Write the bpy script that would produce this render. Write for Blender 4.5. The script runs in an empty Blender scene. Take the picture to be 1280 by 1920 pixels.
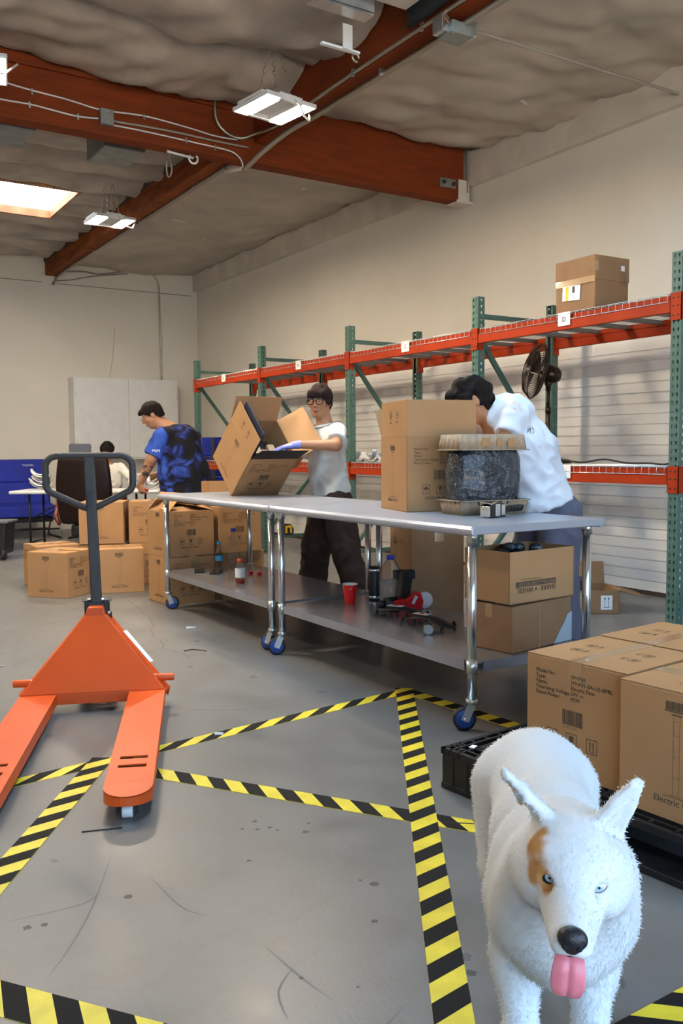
import bpy, bmesh, math, random
import numpy as np
from mathutils import Vector, Matrix
from math import sin, cos, pi, radians, atan2, sqrt
random.seed(7); RNG = np.random.default_rng(5)
SC = bpy.context.scene
COL = SC.collection

# ---------------------------------------------------------------- camera
YAW, PITCH, ROLL, FPX, CAMH = 0.5656, 0.0696, -0.0071, 1651.3, 1.2116
fw = Vector((sin(YAW)*cos(PITCH), cos(YAW)*cos(PITCH), -sin(PITCH)))
rt = Vector((cos(YAW), -sin(YAW), 0)); up = rt.cross(fw)
r2 = rt*cos(ROLL)+up*sin(ROLL); u2 = -rt*sin(ROLL)+up*cos(ROLL)
cam = bpy.data.cameras.new('camera'); camo = bpy.data.objects.new('camera', cam); COL.objects.link(camo)
m3 = Matrix((r2, u2, -fw)).transposed()
camo.matrix_world = Matrix.Translation((0, 0, CAMH)) @ m3.to_4x4()
cam.sensor_fit = 'VERTICAL'; cam.sensor_height = 24.0; cam.lens = FPX/1920*24.0
cam.clip_start = 0.05; cam.clip_end = 200
cam.dof.use_dof = False
SC.camera = camo
# ---------------------------------------------------------------- world, daylight, exposure
w = bpy.data.worlds.new('sky'); SC.world = w; w.use_nodes = True
bg = w.node_tree.nodes['Background']; bg.inputs[0].default_value = (0.42, 0.68, 1.0, 1); bg.inputs[1].default_value = 6.0
SC.view_settings.view_transform = 'Standard'; SC.view_settings.look = 'None'
SC.view_settings.exposure = 0.0; SC.view_settings.gamma = 1.0
try: SC.view_settings.use_curve_mapping = False
except Exception: pass
SC.cycles.max_bounces = 7; SC.cycles.diffuse_bounces = 4; SC.cycles.glossy_bounces = 4; SC.cycles.transmission_bounces = 6
SC.cycles.sample_clamp_indirect = 6.0; SC.cycles.caustics_reflective = False; SC.cycles.caustics_refractive = False
SC.cycles.use_denoising = True
LAMP = 350.0            # radiance of the high bay LED panels
LAMPCOL = (1.0, 0.83, 0.61)
# door opening behind the camera: X -3.2..3.6, z 0..3.3 at Y = -2.4; a portal guides the sampling of the sky through it
DX0, DX1, DZ, DY = -2.6, 4.4, 3.3, -2.4
pl = bpy.data.lights.new('door_daylight', 'AREA'); pl.shape = 'RECTANGLE'; pl.size = DX1-DX0; pl.size_y = DZ; pl.cycles.is_portal = True
plo = bpy.data.objects.new('door_daylight', pl); COL.objects.link(plo)
plo.location = ((DX0+DX1)/2, DY+.02, DZ/2); plo.rotation_euler = (-pi/2, 0, 0)

bounce_sun = bpy.data.lights.new('bounce_sun', 'SUN'); bounce_sun.energy = 80.0; bounce_sun.angle = .01; bounce_sun.color = (1.0, .90, .76)
suno = bpy.data.objects.new('bounce_sun', bounce_sun); COL.objects.link(suno); suno.rotation_euler = Vector((-.75, .38, .80)).to_track_quat('Z', 'Y').to_euler()   # added, unseen: lights the yard over the roof so warm light bounces indoors
# ---------------------------------------------------------------- materials
def mat(name, col, rough=.6, metal=0., spec=.5, noise=0., nscale=8., bump=0., bscale=60., emit=None, es=0., alpha=1., trans=0., ior=1.45, coat=0., col2=None, stretch=None, coords='Object'):
    m = bpy.data.materials.new(name); m.use_nodes = True
    nt = m.node_tree; b = nt.nodes['Principled BSDF']
    b.inputs['Base Color'].default_value = (*col, 1); b.inputs['Roughness'].default_value = rough
    b.inputs['Metallic'].default_value = metal; b.inputs['Specular IOR Level'].default_value = spec
    b.inputs['Alpha'].default_value = alpha; b.inputs['Transmission Weight'].default_value = trans; b.inputs['IOR'].default_value = ior
    b.inputs['Coat Weight'].default_value = coat
    if emit: b.inputs['Emission Color'].default_value = (*emit, 1); b.inputs['Emission Strength'].default_value = es
    tc = None
    def coord():
        nonlocal tc
        if tc is None:
            t = nt.nodes.new('ShaderNodeTexCoord'); tc = t.outputs[coords]
            if stretch:
                mp = nt.nodes.new('ShaderNodeMapping'); mp.inputs['Scale'].default_value = stretch
                nt.links.new(tc, mp.inputs[0]); tc = mp.outputs[0]
        return tc
    if noise > 0 or col2:
        n = nt.nodes.new('ShaderNodeTexNoise'); n.inputs['Scale'].default_value = nscale; n.inputs['Detail'].default_value = 5
        nt.links.new(coord(), n.inputs['Vector'])
        r = nt.nodes.new('ShaderNodeValToRGB'); e = r.color_ramp.elements
        c2 = col2 or tuple(c*(1-noise) for c in col)
        c1 = col if col2 else tuple(min(1, c*(1+noise*.5)) for c in col)
        e[0].position = .35; e[1].position = .65
        e[0].color = (*c2, 1); e[1].color = (*c1, 1)
        nt.links.new(n.outputs['Fac'], r.inputs[0]); nt.links.new(r.outputs[0], b.inputs['Base Color'])
    if bump > 0:
        n = nt.nodes.new('ShaderNodeTexNoise'); n.inputs['Scale'].default_value = bscale; n.inputs['Detail'].default_value = 4
        nt.links.new(coord(), n.inputs['Vector'])
        bp = nt.nodes.new('ShaderNodeBump'); bp.inputs['Strength'].default_value = bump; bp.inputs['Distance'].default_value = .01
        nt.links.new(n.outputs['Fac'], bp.inputs['Height']); nt.links.new(bp.outputs[0], b.inputs['Normal'])
    return m

M = {}
M['wall'] = mat('wall_paint', (.74, .69, .60), .85, noise=.05, nscale=1.2, bump=.08, bscale=25)
M['ledger'] = mat('ledger_paint', (.62, .57, .50), .7, noise=.12, nscale=3, bump=.15, bscale=12)
M['siding'] = mat('siding_paint', (.82, .79, .74), .6, noise=.08, nscale=1.5)
M['wood'] = mat('beam_timber', (.185, .036, .009), .75, spec=.15, noise=.55, nscale=3.0, col2=(.13, .028, .008), bump=.15, bscale=14, stretch=(1, 1, 6))
M['woodY'] = mat('purlin_timber', (.25, .064, .016), .75, spec=.15, noise=.5, nscale=2.6, col2=(.12, .034, .012), bump=.15, bscale=14, stretch=(1, 1, 6))
M['woodlight'] = mat('skylight_timber', (.42, .20, .09), .6, noise=.3, nscale=6)
M['foil'] = mat('foil_insulation', (.39, .345, .30), .5, metal=.15, noise=.3, nscale=2.2, bump=.25, bscale=7)
M['foil2'] = mat('foil_insulation_smooth', (.44, .395, .335), .55, metal=.12, noise=.18, nscale=1.6, bump=.15, bscale=5)
M['deck'] = mat('roof_deck', (.06, .035, .022), .9)
M['galv'] = mat('galvanised_steel', (.62, .63, .63), .32, metal=.95, noise=.12, nscale=9)
M['galvbox'] = mat('galvanised_sheet', (.25, .27, .26), .5, metal=.6, noise=.2, nscale=7)
M['conduit'] = mat('conduit_steel', (.40, .37, .30), .38, metal=.9)
M['conduit_dark'] = mat('cable_grey', (.26, .23, .20), .5)
M['white_metal'] = mat('white_enamel', (.75, .74, .72), .4)
M['lamp'] = mat('led_panel', (1, 1, 1), .5, emit=LAMPCOL, es=LAMP)
M['sky_pane_far'] = mat('skylight_pane_far', (1, 1, 1), .5, emit=(.85, .93, 1.0), es=7.0)
M['sky_pane'] = mat('skylight_pane', (1, 1, 1), .5, emit=(.46, .73, 1.0), es=22.0)
M['orange_beam'] = mat('orange_rack_paint', (.38, .036, .007), .5, noise=.12, nscale=5, spec=.2)
M['green_post'] = mat('green_rack_paint', (.075, .145, .115), .45, noise=.15, nscale=6)
M['wire'] = mat('zinc_wire', (.70, .68, .64), .35, metal=.6)
M['channel'] = mat('grey_channel', (.20, .20, .20), .45, metal=.5)
M['label'] = mat('white_card', (.82, .80, .77), .6)
M['ink'] = mat('black_ink', (.045, .035, .03), .8)
M['ink2'] = mat('brown_ink', (.09, .06, .04), .8)
M['card'] = mat('cardboard', (.41, .228, .106), .78, noise=.07, nscale=2.5, bump=.05, bscale=40, spec=.25)
M['card_in'] = mat('cardboard_inside', (.42, .255, .13), .85, noise=.06, spec=.2)
M['card_dark'] = mat('cardboard_brown', (.29, .165, .085), .8, noise=.08, spec=.25)
M['tape'] = mat('packing_tape', (.43, .26, .125), .16, spec=.8, coat=.5, noise=.05)
M['steel'] = mat('stainless_top', (.38, .40, .46), .30, metal=.35, noise=.06, nscale=3, bump=.02, bscale=8)
M['steel_shelf'] = mat('galvanised_shelf', (.36, .37, .42), .22, metal=.6, noise=.10, nscale=4)
M['chrome'] = mat('zinc_tube', (.66, .68, .70), .17, metal=.95)
M['blue_wheel'] = mat('blue_rubber', (.02, .07, .32), .4)
M['dark_wheel'] = mat('dark_rubber', (.02, .022, .03), .5)
M['yellow'] = mat('yellow_tape', (.74, .60, .035), .45, noise=.12, nscale=14)
M['jack'] = mat('orange_jack_paint', (.72, .095, .012), .42, spec=.4, coat=.12, noise=.10, nscale=3)
M['jack_dark'] = mat('charcoal_paint', (.036, .035, .034), .55)
M['black'] = mat('black_plastic', (.012, .012, .014), .45)
M['black_matte'] = mat('black_void', (.01, .01, .01), .9)
M['pallet'] = mat('pallet_plastic', (.007, .007, .009), .5, noise=.3, nscale=20)
M['poly'] = mat('white_polymer', (.72, .70, .68), .4)
M['pulp'] = mat('moulded_pulp', (.38, .28, .19), .9, noise=.1, nscale=30, bump=.3, bscale=90)
M['blue_fabric'] = mat('blue_canvas', (.010, .022, .30), .75, noise=.2, nscale=4, bump=.1, bscale=30)
M['navy'] = mat('navy_board', (.008, .012, .034), .75)
M['leather'] = mat('brown_leather', (.014, .005, .004), .4, spec=.3, noise=.2, nscale=5, bump=.1, bscale=50)
M['redwood'] = mat('cherry_wood', (.14, .025, .012), .25, coat=.5)
M['grey_fabric'] = mat('grey_mesh', (.10, .11, .14), .8)
M['skin'] = mat('skin', (.40, .185, .10), .5, noise=.06, nscale=12)
M['skin_lit'] = mat('skin_light', (.44, .205, .105), .5, noise=.06, nscale=12)
M['hair'] = mat('black_hair', (.010, .007, .006), .8, spec=.2, bump=.6, bscale=90)
M['hair2'] = mat('dark_brown_hair', (.020, .009, .008), .75, spec=.25, bump=.6, bscale=90)
M['tee'] = mat('cream_cotton', (.74, .71, .65), .9, bump=.15, bscale=18)
M['tee2'] = mat('white_cotton', (.76, .78, .84), .9, bump=.15, bscale=18)
M['pants'] = mat('brown_cotton', (.038, .018, .013), .9, bump=.2, bscale=14)
M['pants2'] = mat('slate_cotton', (.10, .105, .15), .9, bump=.2, bscale=14)
M['pants3'] = mat('black_cotton', (.012, .012, .014), .9)
M['glove'] = mat('lilac_nitrile', (.28, .30, .78), .4)
M['lips'] = mat('lips', (.25, .085, .07), .45)
M['eyewhite'] = mat('eye_white', (.75, .73, .70), .2)
M['red'] = mat('red_plastic', (.62, .010, .012), .3)
M['clear'] = mat('clear_plastic', (.92, .95, .97), .06, trans=.96, ior=1.15, alpha=.45)
M['blue_cap'] = mat('blue_cap', (.01, .05, .55), .4)
M['aqua'] = mat('aqua_label', (.05, .35, .55), .5)
M['red_juice'] = mat('red_drink', (.45, .01, .012), .25)
M['orange_cap'] = mat('orange_cap', (.80, .09, .02), .4)
M['yellow_tool'] = mat('yellow_casing', (.80, .45, .02), .4)
M['grip'] = mat('grip_tape', (.014, .014, .016), .9, bump=.3, bscale=300)
M['paper'] = mat('paper', (.80, .79, .80), .7)
M['bronze'] = mat('bronze_metal', (.040, .026, .018), .28, metal=.8)
M['bronze_blade'] = mat('bronze_blade', (.055, .038, .028), .35, metal=.5)
M['tongue'] = mat('tongue_pink', (.72, .21, .26), .32, noise=.12, nscale=40)
M['nose'] = mat('nose_black', (.018, .016, .02), .32, bump=.5, bscale=260)
M['pupil'] = mat('pupil_black', (.005, .005, .006), .08)
M['debris'] = mat('wood_scrap', (.35, .18, .09), .8)
M['tape_black'] = mat('black_tape', (.012, .012, .013), .75, spec=.15)
M['scuff'] = mat('floor_scuff', (.108, .110, .115), .6)
M['stain'] = mat('floor_stain', (.055, .055, .06), .6)
M['crack'] = mat('floor_crack', (.12, .105, .09), .9)

# ---------------------------------------------------------------- mesh builder
class MB:
    def __init__(s): s.v = []; s.f = []; s.M = Matrix.Identity(4); s.sm = []
    def add(s, vs, fs, smooth=False):
        o = len(s.v); s.v += [tuple(s.M @ Vector(p)) for p in vs]
        s.f += [tuple(o+i for i in f) for f in fs]; s.sm += [smooth]*len(fs); return s
    def box(s, c, d, rz=0, ry=0, rx=0):
        x, y, z = d[0]/2, d[1]/2, d[2]/2
        R = Matrix.Translation(c) @ Matrix.Rotation(rz, 4, 'Z') @ Matrix.Rotation(ry, 4, 'Y') @ Matrix.Rotation(rx, 4, 'X')
        vs = [R @ Vector((a*x, b*y, e*z)) for e in (-1, 1) for b in (-1, 1) for a in (-1, 1)]
        return s.add(vs, [(0, 2, 3, 1), (4, 5, 7, 6), (0, 1, 5, 4), (2, 6, 7, 3), (0, 4, 6, 2), (1, 3, 7, 5)])
    def bx(s, a, b):
        return s.box([(a[i]+b[i])/2 for i in range(3)], [abs(b[i]-a[i]) for i in range(3)])
    def bar(s, p, q, wd, ht, upv=(0, 0, 1)):
        p, q = Vector(p), Vector(q); d = (q-p); L = d.length; d.normalize(); U = Vector(upv)
        S = d.cross(U)
        if S.length < 1e-4: S = d.cross(Vector((1, 0, 0)))
        S.normalize(); U = S.cross(d)
        vs = [p+S*a*wd/2+U*b*ht/2+d*e*L for e in (0, 1) for b in (-1, 1) for a in (-1, 1)]
        return s.add(vs, [(0, 2, 3, 1), (4, 5, 7, 6), (0, 1, 5, 4), (2, 6, 7, 3), (0, 4, 6, 2), (1, 3, 7, 5)])
    def tube(s, pts, r, n=8, closed=False, caps=True):
        pts = [Vector(p) for p in pts]; k = len(pts)
        rs = r if isinstance(r, (list, tuple)) else [r]*k
        vs = []; N = None
        for i, p in enumerate(pts):
            if closed: t = pts[(i+1) % k]-pts[i-1]
            else: t = pts[min(i+1, k-1)]-pts[max(i-1, 0)]
            t.normalize()
            if N is None:
                N = t.orthogonal().normalized()
            else:
                N = (N - t*N.dot(t))
                if N.length < 1e-5: N = t.orthogonal()
                N.normalize()
            Bn = t.cross(N)
            for j in range(n):
                a = 2*pi*j/n; vs.append(p+(N*cos(a)+Bn*sin(a))*rs[i])
        fs = []
        for i in range(k if closed else k-1):
            for j in range(n):
                a, b = i*n+j, i*n+(j+1) % n; c, d = ((i+1) % k)*n+(j+1) % n, ((i+1) % k)*n+j
                fs.append((a, b, c, d))
        s.add(vs, fs, True)
        if caps and not closed:
            o = len(s.v)-len(vs)
            s.f += [tuple(o+j for j in reversed(range(n))), tuple(o+(k-1)*n+j for j in range(n))]; s.sm += [False, False]
        return s
    def cyl(s, p, q, r, n=16, r2=None):
        return s.tube([p, q], [r, r if r2 is None else r2], n)
    def lathe(s, prof, c=(0, 0, 0), n=24, ax='Z', smooth=True):
        R = Matrix.Translation(c)
        if ax == 'X': R = R @ Matrix.Rotation(pi/2, 4, 'Y')
        if ax == 'Y': R = R @ Matrix.Rotation(-pi/2, 4, 'X')
        if isinstance(ax, Vector): R = R @ ax.to_track_quat('Z', 'Y').to_matrix().to_4x4()
        vs = []
        for (r, z) in prof:
            for j in range(n):
                a = 2*pi*j/n; vs.append(R @ Vector((max(r, 1e-4)*cos(a), max(r, 1e-4)*sin(a), z)))
        fs = [(i*n+j, i*n+(j+1) % n, (i+1)*n+(j+1) % n, (i+1)*n+j) for i in range(len(prof)-1) for j in range(n)]
        return s.add(vs, fs, smooth)
    def prism(s, poly, h0, h1, plane='XY'):
        k = len(poly)
        def P(a, b, h):
            return {'XY': (a, b, h), 'XZ': (a, h, b), 'YZ': (h, a, b)}[plane]
        vs = [P(a, b, h0) for a, b in poly]+[P(a, b, h1) for a, b in poly]
        fs = [tuple(reversed(range(k))), tuple(range(k, 2*k))]+[(i, (i+1) % k, k+(i+1) % k, k+i) for i in range(k)]
        return s.add(vs, fs)
    def ball(s, c, r, n=12, sc=(1, 1, 1)):
        prof = [(sin(pi*i/n), -cos(pi*i/n)) for i in range(n+1)]
        vs = []; m_ = 2*n
        for (a, z) in prof:
            for j in range(m_):
                t = 2*pi*j/m_; vs.append((c[0]+r*sc[0]*max(a, 1e-3)*cos(t), c[1]+r*sc[1]*max(a, 1e-3)*sin(t), c[2]+r*sc[2]*z))
        return s.add(vs, [(i*m_+j, i*m_+(j+1) % m_, (i+1)*m_+(j+1) % m_, (i+1)*m_+j) for i in range(n) for j in range(m_)], True)
    def poly(s, pts): return s.add(pts, [tuple(range(len(pts)))])
    def mesh(s, name, m):
        me = bpy.data.meshes.new(name); me.from_pydata(s.v, [], s.f)
        me.polygons.foreach_set('use_smooth', s.sm)
        if m is not None: me.materials.append(m)
        bm = bmesh.new(); bm.from_mesh(me); bmesh.ops.recalc_face_normals(bm, faces=bm.faces); bm.to_mesh(me); bm.free()
        me.update(); return me

def link(name, me, parent=None, loc=None, rz=None, bevel=0, seg=2, sub=0, kind=None, solid=0, weight=False):
    o = bpy.data.objects.new(name, me); COL.objects.link(o)
    if parent is not None: o.parent = parent
    if loc is not None: o.location = loc
    if rz is not None: o.rotation_euler = (0, 0, rz)
    if solid: md = o.modifiers.new('solid', 'SOLIDIFY'); md.thickness = solid; md.offset = 0
    if bevel:
        md = o.modifiers.new('bevel', 'BEVEL'); md.width = bevel; md.segments = seg; md.limit_method = 'ANGLE'; md.angle_limit = .7
    if sub: md = o.modifiers.new('sub', 'SUBSURF'); md.levels = sub; md.render_levels = sub
    if kind: o['kind'] = kind
    return o
def obj(name, mb, m, parent=None, **k):
    return link(name, mb.mesh(name, M[m] if isinstance(m, str) else m), parent, **k)
def thing(name, label, cat, loc=(0, 0, 0), rz=0, group=None):
    o = bpy.data.objects.new(name, None); COL.objects.link(o); o.location = loc; o.rotation_euler = (0, 0, rz)
    o.empty_display_size = .1; return tag(o, label, cat, group)
def tag(o, label, cat, group=None):
    o['label'] = label; o['category'] = cat
    if group: o['group'] = group
    return o
def struct(name, mb, m, **k):
    o = obj(name, mb, m, **k); o['kind'] = 'structure'; return o
def copy_tree(o, parent=None):
    c = o.copy(); COL.objects.link(c)
    if parent is not None: c.parent = parent
    for ch in list(o.children): copy_tree(ch, c)
    return c
def put(o, loc, rz=0, label=None, group=None):
    o.location = loc; o.rotation_euler = (0, 0, rz)
    if label: o['label'] = label
    if group: o['group'] = group
    return o

_tx = {}
def text_geo(t, size):
    """flat outline geometry of a line of text, origin at the start of the base line"""
    k = t
    if k not in _tx:
        cu = bpy.data.curves.new('lettering', 'FONT'); cu.body = t; cu.size = 1; cu.resolution_u = 2
        ob = bpy.data.objects.new('lettering', cu); COL.objects.link(ob)
        me = ob.to_mesh(); vs = [tuple(v.co) for v in me.vertices]; fs = [tuple(p.vertices) for p in me.polygons]
        ob.to_mesh_clear(); bpy.data.objects.remove(ob); bpy.data.curves.remove(cu)
        _tx[k] = (vs, fs)
    vs, fs = _tx[k]; return [(x*size, y*size) for x, y, *_ in vs], fs
class Print(MB):
    """flat print on a plane: origin o, right vector x, up vector y, outward n"""
    def __init__(s, o=(0, 0, 0), x=(1, 0, 0), y=(0, 0, 1), off=.0009):
        super().__init__(); s.frame(o, x, y, off)
    def frame(s, o, x, y, off=.0009):
        x = Vector(x).normalized(); y = Vector(y).normalized(); n = x.cross(y)
        s.o = Vector(o)+n*off; s.x = x; s.y = y; return s
    def P(s, a, b): return s.o+s.x*a+s.y*b
    def text(s, t, a, b, size, bold=0, rot=0):
        vs, fs = text_geo(t, size); ca, sa = cos(rot), sin(rot)
        for dx in ((0, bold) if bold else (0,)):
            s.add([s.P(a+(x+dx)*ca-y*sa, b+(x+dx)*sa+y*ca) for x, y in vs], fs)
        return s
    def rect(s, a0, b0, a1, b1): return s.add([s.P(a0, b0), s.P(a1, b0), s.P(a1, b1), s.P(a0, b1)], [(0, 1, 2, 3)])
    def frame_rect(s, a0, b0, a1, b1, t):
        s.rect(a0, b0, a1, b0+t).rect(a0, b1-t, a1, b1).rect(a0, b0, a0+t, b1).rect(a1-t, b0, a1, b1); return s
    def pg(s, pts): return s.add([s.P(a, b) for a, b in pts], [tuple(range(len(pts)))])
    def ring(s, a, b, r, t, n=20, a0=0, a1=2*pi):
        vs = []
        for i in range(n+1):
            q = a0+(a1-a0)*i/n; vs += [s.P(a+cos(q)*r, b+sin(q)*r), s.P(a+cos(q)*(r-t), b+sin(q)*(r-t))]
        return s.add(vs, [(2*i, 2*i+2, 2*i+3, 2*i+1) for i in range(n)])
    def disc(s, a, b, r, n=14, a0=0, a1=2*pi): return s.pg([(a+cos(a0+(a1-a0)*i/n)*r, b+sin(a0+(a1-a0)*i/n)*r) for i in range(n+(a1-a0 < 6))])
    def barcode(s, a0, b0, a1, b1, seed=1):
        rg = random.Random(seed); x = a0
        while x < a1-.0008:
            wd = rg.choice((.0008, .0012, .0020, .0028))*(a1-a0)/.06; wd = min(wd, a1-x); s.rect(x, b0, x+wd, b1); x += wd+rg.choice((.0007, .001, .0014))*(a1-a0)/.06
        return s
    def umbrella(s, a, b, q):
        s.frame_rect(a, b, a+q, b+q*1.15, q*.06); s.disc(a+q/2, b+q*.55, q*.33, 12, 0, pi); s.rect(a+q*.48, b+q*.2, a+q*.52, b+q*.95); s.ring(a+q*.44, b+q*.2, q*.08, q*.04, 8, pi, 2*pi); return s
    def glass(s, a, b, q):
        s.frame_rect(a, b, a+q, b+q*1.15, q*.06); s.pg([(a+q*.28, b+q*.95), (a+q*.30, b+q*.6), (a+q*.42, b+q*.45), (a+q*.58, b+q*.45), (a+q*.70, b+q*.6), (a+q*.72, b+q*.95)])
        s.rect(a+q*.47, b+q*.2, a+q*.53, b+q*.46); s.rect(a+q*.35, b+q*.16, a+q*.65, b+q*.21); return s
    def arrows(s, a, b, q):
        s.frame_rect(a, b, a+q, b+q*1.15, q*.06)
        for cx in (.36, .64):
            s.rect(a+q*(cx-.045), b+q*.28, a+q*(cx+.045), b+q*.8); s.pg([(a+q*(cx-.1), b+q*.78), (a+q*(cx+.1), b+q*.78), (a+q*cx, b+q*.98)])
        s.rect(a+q*.2, b+q*.17, a+q*.8, b+q*.22); return s
    def roundmark(s, a, b, q, kind=0):
        s.ring(a, b, q, q*.12)
        if kind: s.pg([(a-q*.6, b-q*.1), (a+q*.15, b+q*.6), (a+q*.05, b+q*.1), (a+q*.6, b+q*.15), (a-q*.1, b-q*.6), (a, b-q*.1)])
        else: s.pg([(a-q*.5, b-q*.45), (a+q*.5, b-q*.45), (a+q*.1, b-.1*q), (a+q*.3, b+q*.5), (a-q*.3, b+q*.1)])
        s.ring(a, b, q*.55, q*.08, 10, 0, 3); s.rect(a-q*.9, b-q*1.75, a+q*.9, b-q*1.62); s.rect(a-q*.6, b-q*2.0, a+q*.6, b-q*1.85); return s

# ================================================================ THE SETTING
WX, WY, CZ = 6.05, 14.05, 4.20          # right wall, back wall, ceiling
LX, FY = -5.0, DY
# floor: worn sealed concrete
mf = bpy.data.materials.new('sealed_concrete'); mf.use_nodes = True
nt = mf.node_tree; b = nt.nodes['Principled BSDF']
tc = nt.nodes.new('ShaderNodeTexCoord')
def N(t, **k):
    n = nt.nodes.new(t)
    for a, v in k.items(): n.inputs[a].default_value = v
    return n
def ramp(n_out, p0, c0, p1, c1):
    r = nt.nodes.new('ShaderNodeValToRGB'); e = r.color_ramp.elements; e[0].position = p0; e[1].position = p1; e[0].color = (*c0, 1); e[1].color = (*c1, 1)
    nt.links.new(n_out, r.inputs[0]); return r
n1 = N('ShaderNodeTexNoise', Scale=.55, Detail=6.0); nt.links.new(tc.outputs['Object'], n1.inputs['Vector'])
n2 = N('ShaderNodeTexNoise', Scale=5.0, Detail=9.0, Roughness=.68); nt.links.new(tc.outputs['Object'], n2.inputs['Vector'])
n3 = N('ShaderNodeTexNoise', Scale=90.0, Detail=3.0); nt.links.new(tc.outputs['Object'], n3.inputs['Vector'])
rA = ramp(n1.outputs['Fac'], .35, (.132, .132, .134), .68, (.176, .176, .176))
rB = ramp(n2.outputs['Fac'], .33, (.80, .79, .77), .60, (1, 1, 1))
mx = nt.nodes.new('ShaderNodeMix'); mx.data_type = 'RGBA'; mx.blend_type = 'MULTIPLY'; mx.inputs[0].default_value = .8
nt.links.new(rA.outputs[0], mx.inputs[6]); nt.links.new(rB.outputs[0], mx.inputs[7])
# dark drips and scuffs
vo = nt.nodes.new('ShaderNodeTexVoronoi'); vo.inputs['Scale'].default_value = 3.2; vo.inputs['Randomness'].default_value = 1
nd = N('ShaderNodeTexNoise', Scale=14.0, Detail=4.0); nt.links.new(tc.outputs['Object'], nd.inputs['Vector'])
va = nt.nodes.new('ShaderNodeMix'); va.data_type = 'RGBA'; va.inputs[0].default_value = .06
nt.links.new(tc.outputs['Object'], va.inputs[6]); nt.links.new(nd.outputs['Color'], va.inputs[7]); nt.links.new(va.outputs[2], vo.inputs['Vector'])
rC = ramp(vo.outputs['Distance'], .045, (.42, .42, .42), .075, (1, 1, 1))
mx2 = nt.nodes.new('ShaderNodeMix'); mx2.data_type = 'RGBA'; mx2.blend_type = 'MULTIPLY'; mx2.inputs[0].default_value = .75
nt.links.new(mx.outputs[2], mx2.inputs[6]); nt.links.new(rC.outputs[0], mx2.inputs[7]); 
# fine curved scratches: thin bands of a distorted wave
wv = nt.nodes.new('ShaderNodeTexVoronoi'); wv.feature = 'DISTANCE_TO_EDGE'; wv.inputs['Scale'].default_value = .42
ne = N('ShaderNodeTexNoise', Scale=2.2, Detail=3.0); nt.links.new(tc.outputs['Object'], ne.inputs['Vector'])
vb = nt.nodes.new('ShaderNodeMix'); vb.data_type = 'RGBA'; vb.inputs[0].default_value = .25
nt.links.new(tc.outputs['Object'], vb.inputs[6]); nt.links.new(ne.outputs['Color'], vb.inputs[7]); nt.links.new(vb.outputs[2], wv.inputs['Vector'])
rD = ramp(wv.outputs['Distance'], .0008, (.62, .60, .58), .0035, (1, 1, 1))
mx3 = nt.nodes.new('ShaderNodeMix'); mx3.data_type = 'RGBA'; mx3.blend_type = 'MULTIPLY'; mx3.inputs[0].default_value = .12
nt.links.new(mx2.outputs[2], mx3.inputs[6]); nt.links.new(rD.outputs[0], mx3.inputs[7])
nt.links.new(mx3.outputs[2], b.inputs['Base Color'])
rr = ramp(n2.outputs['Fac'], .3, (.30, .30, .30), .7, (.46, .46, .46)); nt.links.new(rr.outputs[0], b.inputs['Roughness'])
bp = nt.nodes.new('ShaderNodeBump'); bp.inputs['Strength'].default_value = .12; bp.inputs['Distance'].default_value = .004
nt.links.new(n3.outputs['Fac'], bp.inputs['Height']); nt.links.new(bp.outputs[0], b.inputs['Normal'])
struct('floor', MB().bx((LX, FY, -.1), (WX, WY, 0)), mf)
M['bounce_yard'] = mat('yard_concrete', (.50, .44, .37), .9, noise=.2, nscale=4)
struct('ground', MB().bx((-30, -30, -.2), (30, FY-.002, -.04)), 'bounce_yard')  # unseen yard, made pale so it bounces warm light into the hall

# walls
struct('wall_right', MB().bx((WX, FY-.2, -.1), (WX+.2, WY+.2, CZ+.5)), 'wall')
struct('wall_back', MB().bx((LX-.2, WY, -.1), (WX, WY+.2, CZ+.5)), 'wall')
struct('wall_left', MB().bx((LX-.2, FY-.2, -.1), (LX, WY, CZ+.5)), 'wall')
struct('wall_front', MB().bx((LX, FY-.2, -.1), (DX0, FY, CZ+.5)).bx((DX1, FY-.2, -.1), (WX, FY, CZ+.5)).bx((DX0, FY-.2, DZ), (DX1, FY, CZ+.5)), 'wall')
# siding with horizontal boards behind the rack
sid = struct('wall_siding', MB().bx((WX-.012, 3.0, .03), (WX, 11.3, 2.12)), 'siding')
slat = MB().box((WX-.018, 7.15, 0), (.014, 8.3, .079)).mesh('siding_slat', M['siding'])
for i in range(24):
    link('siding_slat', slat, sid, loc=(random.uniform(-.0015, .0015), 0, .075+i*.0862))
struct('base_strip_right', MB().bx((WX-.03, 3.0, 0), (WX, WY, .03)), M['deck'])  # dark strip along the foot of the right wall
# painted ledger board with its uneven top along the right wall, and joint lines on the back wall
led = struct('trim_1', MB().bx((WX-.07, FY, CZ-.33), (WX, 6.98, CZ-.005)).bx((WX-.07, 7.2, CZ-.30), (WX, WY, CZ-.005)), 'ledger')
struct('trim_2', MB().bx((LX, WY-.004, 3.822), (3.50, WY, 3.834)).bx((3.72, WY-.004, 3.818), (5.95, WY, 3.83)), M['conduit_dark'])
struct('trim_3', MB().bx((WX-.085, 12.42, CZ-.31), (WX-.068, 12.50, CZ-.09)), 'ledger')

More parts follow.
